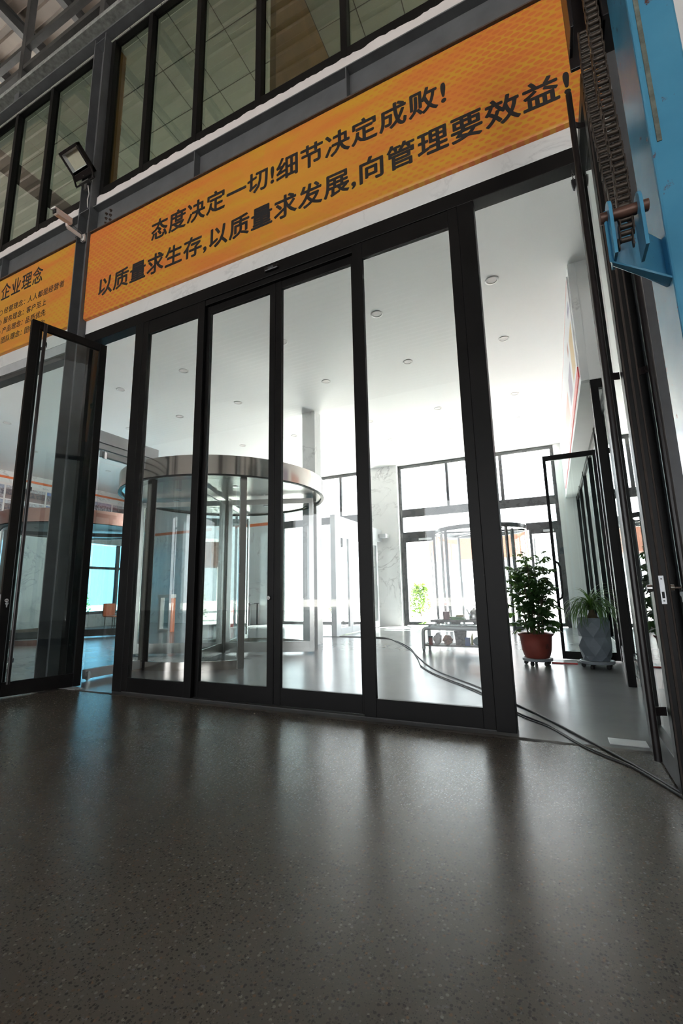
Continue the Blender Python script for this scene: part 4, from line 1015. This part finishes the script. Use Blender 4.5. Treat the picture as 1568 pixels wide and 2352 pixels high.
MB().lathe([(0, .54), (.085, .54), (.09, .56), (.085, .62), (.07, .69), (.05, .71), (.03, .72), (0, .725)], (-1.30, 8.2, 0), 22, False).build('kettle_body', M['stainless_b'], ke, 0, 40)
MB().tube([(-1.37, 8.2, .60), (-1.40, 8.2, .66), (-1.425, 8.2, .72)], [.018, .012, .010], 10).build('spout', M['stainless_b'], ke, 0, 50)
MB().tube([(-1.23, 8.2, .69), (-1.19, 8.2, .74), (-1.22, 8.2, .785), (-1.32, 8.2, .795)], .011, 10).build('handle', M['rubber'], ke, 0, 60)
MB().cyl((-1.30, 8.2, .722), (-1.30, 8.2, .74), .012, .014, 12).build('lid_knob', M['rubber'], ke)
def blob(name, label, cat, c, r, mat, seed):
    q = random.Random(seed); mb = MB(); n_, m_ = 14, 9; vs_ = []
    for i in range(m_+1):
        th = math.pi*i/m_
        for k in range(n_):
            a = 2*math.pi*k/n_; j = 1+q.uniform(-.18, .18)
            vs_.append((c[0]+r[0]*j*math.sin(th)*math.cos(a), c[1]+r[1]*j*math.sin(th)*math.sin(a), max(c[2]-r[2], c[2]-r[2]*j*math.cos(th))))
    fs = [(i*n_+k, i*n_+(k+1) % n_, (i+1)*n_+(k+1) % n_, (i+1)*n_+k) for i in range(m_) for k in range(n_)]
    o = mb.add(vs_, fs).build(name, mat, None, 0, 35, (c[0], c[1], c[2]-r[2])); return tag(o, label, cat)
ja = thing('jar', 'small red-brown lidded jar at the left end of the trolley shelf', 'jar', (-2.06, 8.08, .112))
MB().lathe([(0, .112), (.035, .112), (.036, .235), (0, .235)], (-2.06, 8.08, 0), 16, False).build('jar_body', M['pot_red'], ja, 0, 40); MB().lathe([(0, .235), (.039, .235), (.039, .262), (0, .262)], (-2.06, 8.08, 0), 16, False).build('lid', M['steel_dk'], ja, 0, 40)
blob('plastic_bag', 'crumpled white plastic bag on the trolley shelf beside the jar', 'bag', (-1.965, 8.2, .205), (.075, .08, .093), M['white_plastic'], 4)
blob('snack_bag', 'crumpled orange and brown snack bag on the trolley shelf', 'bag', (-1.775, 8.14, .19), (.085, .07, .078), paint('snack_print', (.42,.20,.12), .35, 0, .6, 14), 9)
bu = thing('bucket', 'dark grey bucket with a wire handle on the trolley shelf', 'bucket', (-1.56, 8.2, .112))
MB().lathe([(0, .112), (.085, .112), (.105, .325), (.112, .335), (.108, .345), (.10, .335), (.08, .12), (0, .12)], (-1.56, 8.2, 0), 22, False).build('bucket_body', M['dirt'], bu, 0, 40)
MB().tube([(-1.56+.105*math.cos(a), 8.2, .335+.04*math.sin(a)) for a in [k*math.pi/10 for k in range(11)]], .003, 6).build('wire_handle', M['steel_dk'], bu)
o = MB().box(-1.46, -1.38, 8.04, 8.12, .112, .245).build('blue_carton', paint('blue_carton', (.06,.13,.36), .5), None, .003); tag(o, 'small blue carton beside the bucket on the trolley shelf', 'carton')
blob('cloth_bundle', 'teal and grey cloth bundle near the right end of the trolley shelf', 'cloth', (-1.24, 8.18, .18), (.11, .09, .068), paint('teal_cloth', (.12,.22,.22), .8, 0, .5, 10), 12)
o = MB().tube([(-1.36, 8.16, .118), (-1.36, 8.16, .24), (-1.35, 8.16, .31)], [.02, .016, .004], 10).build('yellow_cone', paint('yellow_cone', (.62,.50,.06), .5), None, 0, 60); tag(o, 'small pointed yellow bottle between the blue carton and cloth bundle', 'bottle')

# ================================================================== FAR LOBBY FURNITURE
tg = thing('turnstile', 'white turnstile cabinet with an orange edge seen through the revolving door', 'turnstile', (-10.7, 10.3, 0))
MB().box(-10.95, -10.45, 10.22, 10.38, .0, .08).box(-10.95, -10.87, 10.22, 10.38, .08, 1.0).box(-10.53, -10.45, 10.22, 10.38, .08, 1.0).build('side_frame', M['white_plastic'], tg, .006)
MB().box(-10.98, -10.42, 10.20, 10.40, 1.0, 1.10).build('top', M['white_plastic'], tg, .01); MB().box(-10.45, -10.42, 10.22, 10.38, 0, .98).build('orange_edge', M['orange'], tg)
MB().box(-10.85, -10.55, 10.295, 10.305, .15, .92).build('glass_flap', M['glass_c'], tg)
ch = thing('chair', 'orange shell chair on dark legs in the far left of the lobby', 'chair', (-13.1, 10.4, 0))
MB().box(-13.32, -12.88, 10.18, 10.62, .42, .46).build('seat', M['orange'], ch, .015); MB().box(-13.36, -13.32, 10.18, 10.62, .46, .85).build('backrest', M['orange'], ch, .015)
for x in (-13.28, -12.92):
    for y0 in (10.22, 10.58): MB().cyl((x, y0, 0), (x*.998-.02, y0, .42), .012, .012, 8).build('leg', M['steel_dk'], ch)
tb = thing('side_table', 'small dark table against the marble back wall', 'table', (-9.9, 13.1, 0))
MB().box(-10.35, -9.5, 12.85, 13.4, .72, .75).build('table_top', M['kickplate'], tb, .004)
for x in (-10.3, -9.55):
    for y0 in (12.9, 13.35): MB().box(x-.02, x+.02, y0-.02, y0+.02, 0, .72).build('leg', M['kickplate'], tb)
fx = thing('fire_extinguisher', 'red fire extinguisher standing near the marble back wall', 'fire extinguisher', (-9.85, 12.3, 0))
MB().lathe([(0, 0), (.085, 0), (.09, .02), (.09, .50), (.07, .58), (.03, .62), (.03, .66), (0, .66)], (-9.85, 12.3, 0), 18, False).build('cylinder', M['red'], fx, 0, 40)
MB().box(-9.93, -9.80, 12.285, 12.315, .66, .70).build('valve_handle', M['rubber'], fx, .004); MB().tube([(-9.79, 12.3, .66), (-9.73, 12.3, .55), (-9.75, 12.3, .25)], .012, 8).build('hose', M['rubber'], fx, 0, 60)

# ================================================================== OUTSIDE
struct('ground', MB().box(-60, 40, 14.2, 90, -.3, -.02).box(-60, -16, -60, 14.2, -.3, -.21).box(-60, 40, -60, -18.3, -.3, -.02), M['ground'], 'sunlit pale paving outside the back windows')
gh = thing('gatehouse', 'brown brick gatehouse outside beyond the far revolving door', 'building', (-4.2, 30, 0))
MB().box(-7.3, -1.2, 29.5, 32, 3.0, 4.6).build('brick_wall', M['brickwall'], gh)
for x in (-7.1, -4.2, -1.4): MB().box(x-.2, x+.2, 29.6, 31.9, -.02, 3.0).build('pillar', M['wall'], gh)
MB().box(-7.6, -.9, 29.2, 32.3, 4.6, 4.8).build('roof_slab', M['wall'], gh)
ct = thing('container', 'blue-grey ribbed container standing outside the back windows', 'container', (-4.5, 24.5, 0))
MB().box(-4.85, -4.15, 24.0, 25.0, -.02, 1.5).build('body', M['container'], ct, .01)
for k in range(7): MB().box(-4.83+.105*k, -4.80+.105*k, 23.97, 24.0, .05, 1.42).build('rib', M['container'], ct)
def shrub(label, c, r, h, n_, seed):
    q = random.Random(seed); t = thing('shrub', label, 'shrub', (c[0], c[1], -.02)); mb = MB()
    for _ in range(n_):
        a = q.uniform(0, 6.283); rr_ = r*math.sqrt(q.random()); z = h*q.random()**.7; k = 1-.5*(z/h)**2
        p = Vector((c[0]+rr_*k*math.cos(a), c[1]+rr_*k*math.sin(a), z+.05)); leaflet(mb, p, Vector((q.uniform(-1,1), q.uniform(-1,1), q.uniform(-.5,.8))), .16, .04, Vector((0,0,1)))
    f_ = mb.build('foliage', M['bush'], t); f_['kind'] = 'stuff'
    for k in range(5): MB().cyl((c[0], c[1], -.02), (c[0]+q.uniform(-.5,.5)*r, c[1]+q.uniform(-.5,.5)*r, h*.7), .015, .006, 6).build('stem', M['stem'], t)
shrub('yellow-green shrub outside the glass door left of the far revolving door', (-5.2, 19.0), .55, 1.25, 900, 1)
shrub('green shrub outside the windows left of the marble pillar', (-8.6, 18.5), .7, 1.5, 900, 2)
shrub('dark shrub outside the blue tinted window far left', (-18.5, 12.5), .9, 1.5, 1000, 5)
bs = thing('blue_shed', 'blue sheet metal shed outside the far left window', 'shed', (-24, 12, 0))
MB().box(-25, -23, 5, 13.4, -.3, 4.5).build('shed_wall', paint('blue_sheet', (.12,.32,.44), .5, 0, .1, 1), bs)
for k in range(7): MB().box(-23, -22.95, 5.5+k, 6.6+k, -.3, 4.5).build('sheet_rib', M['container'], bs)
MB().box(-25.2, -22.8, 4.8, 13.5, 4.5, 4.65).build('roof_sheet', M['wall'], bs)
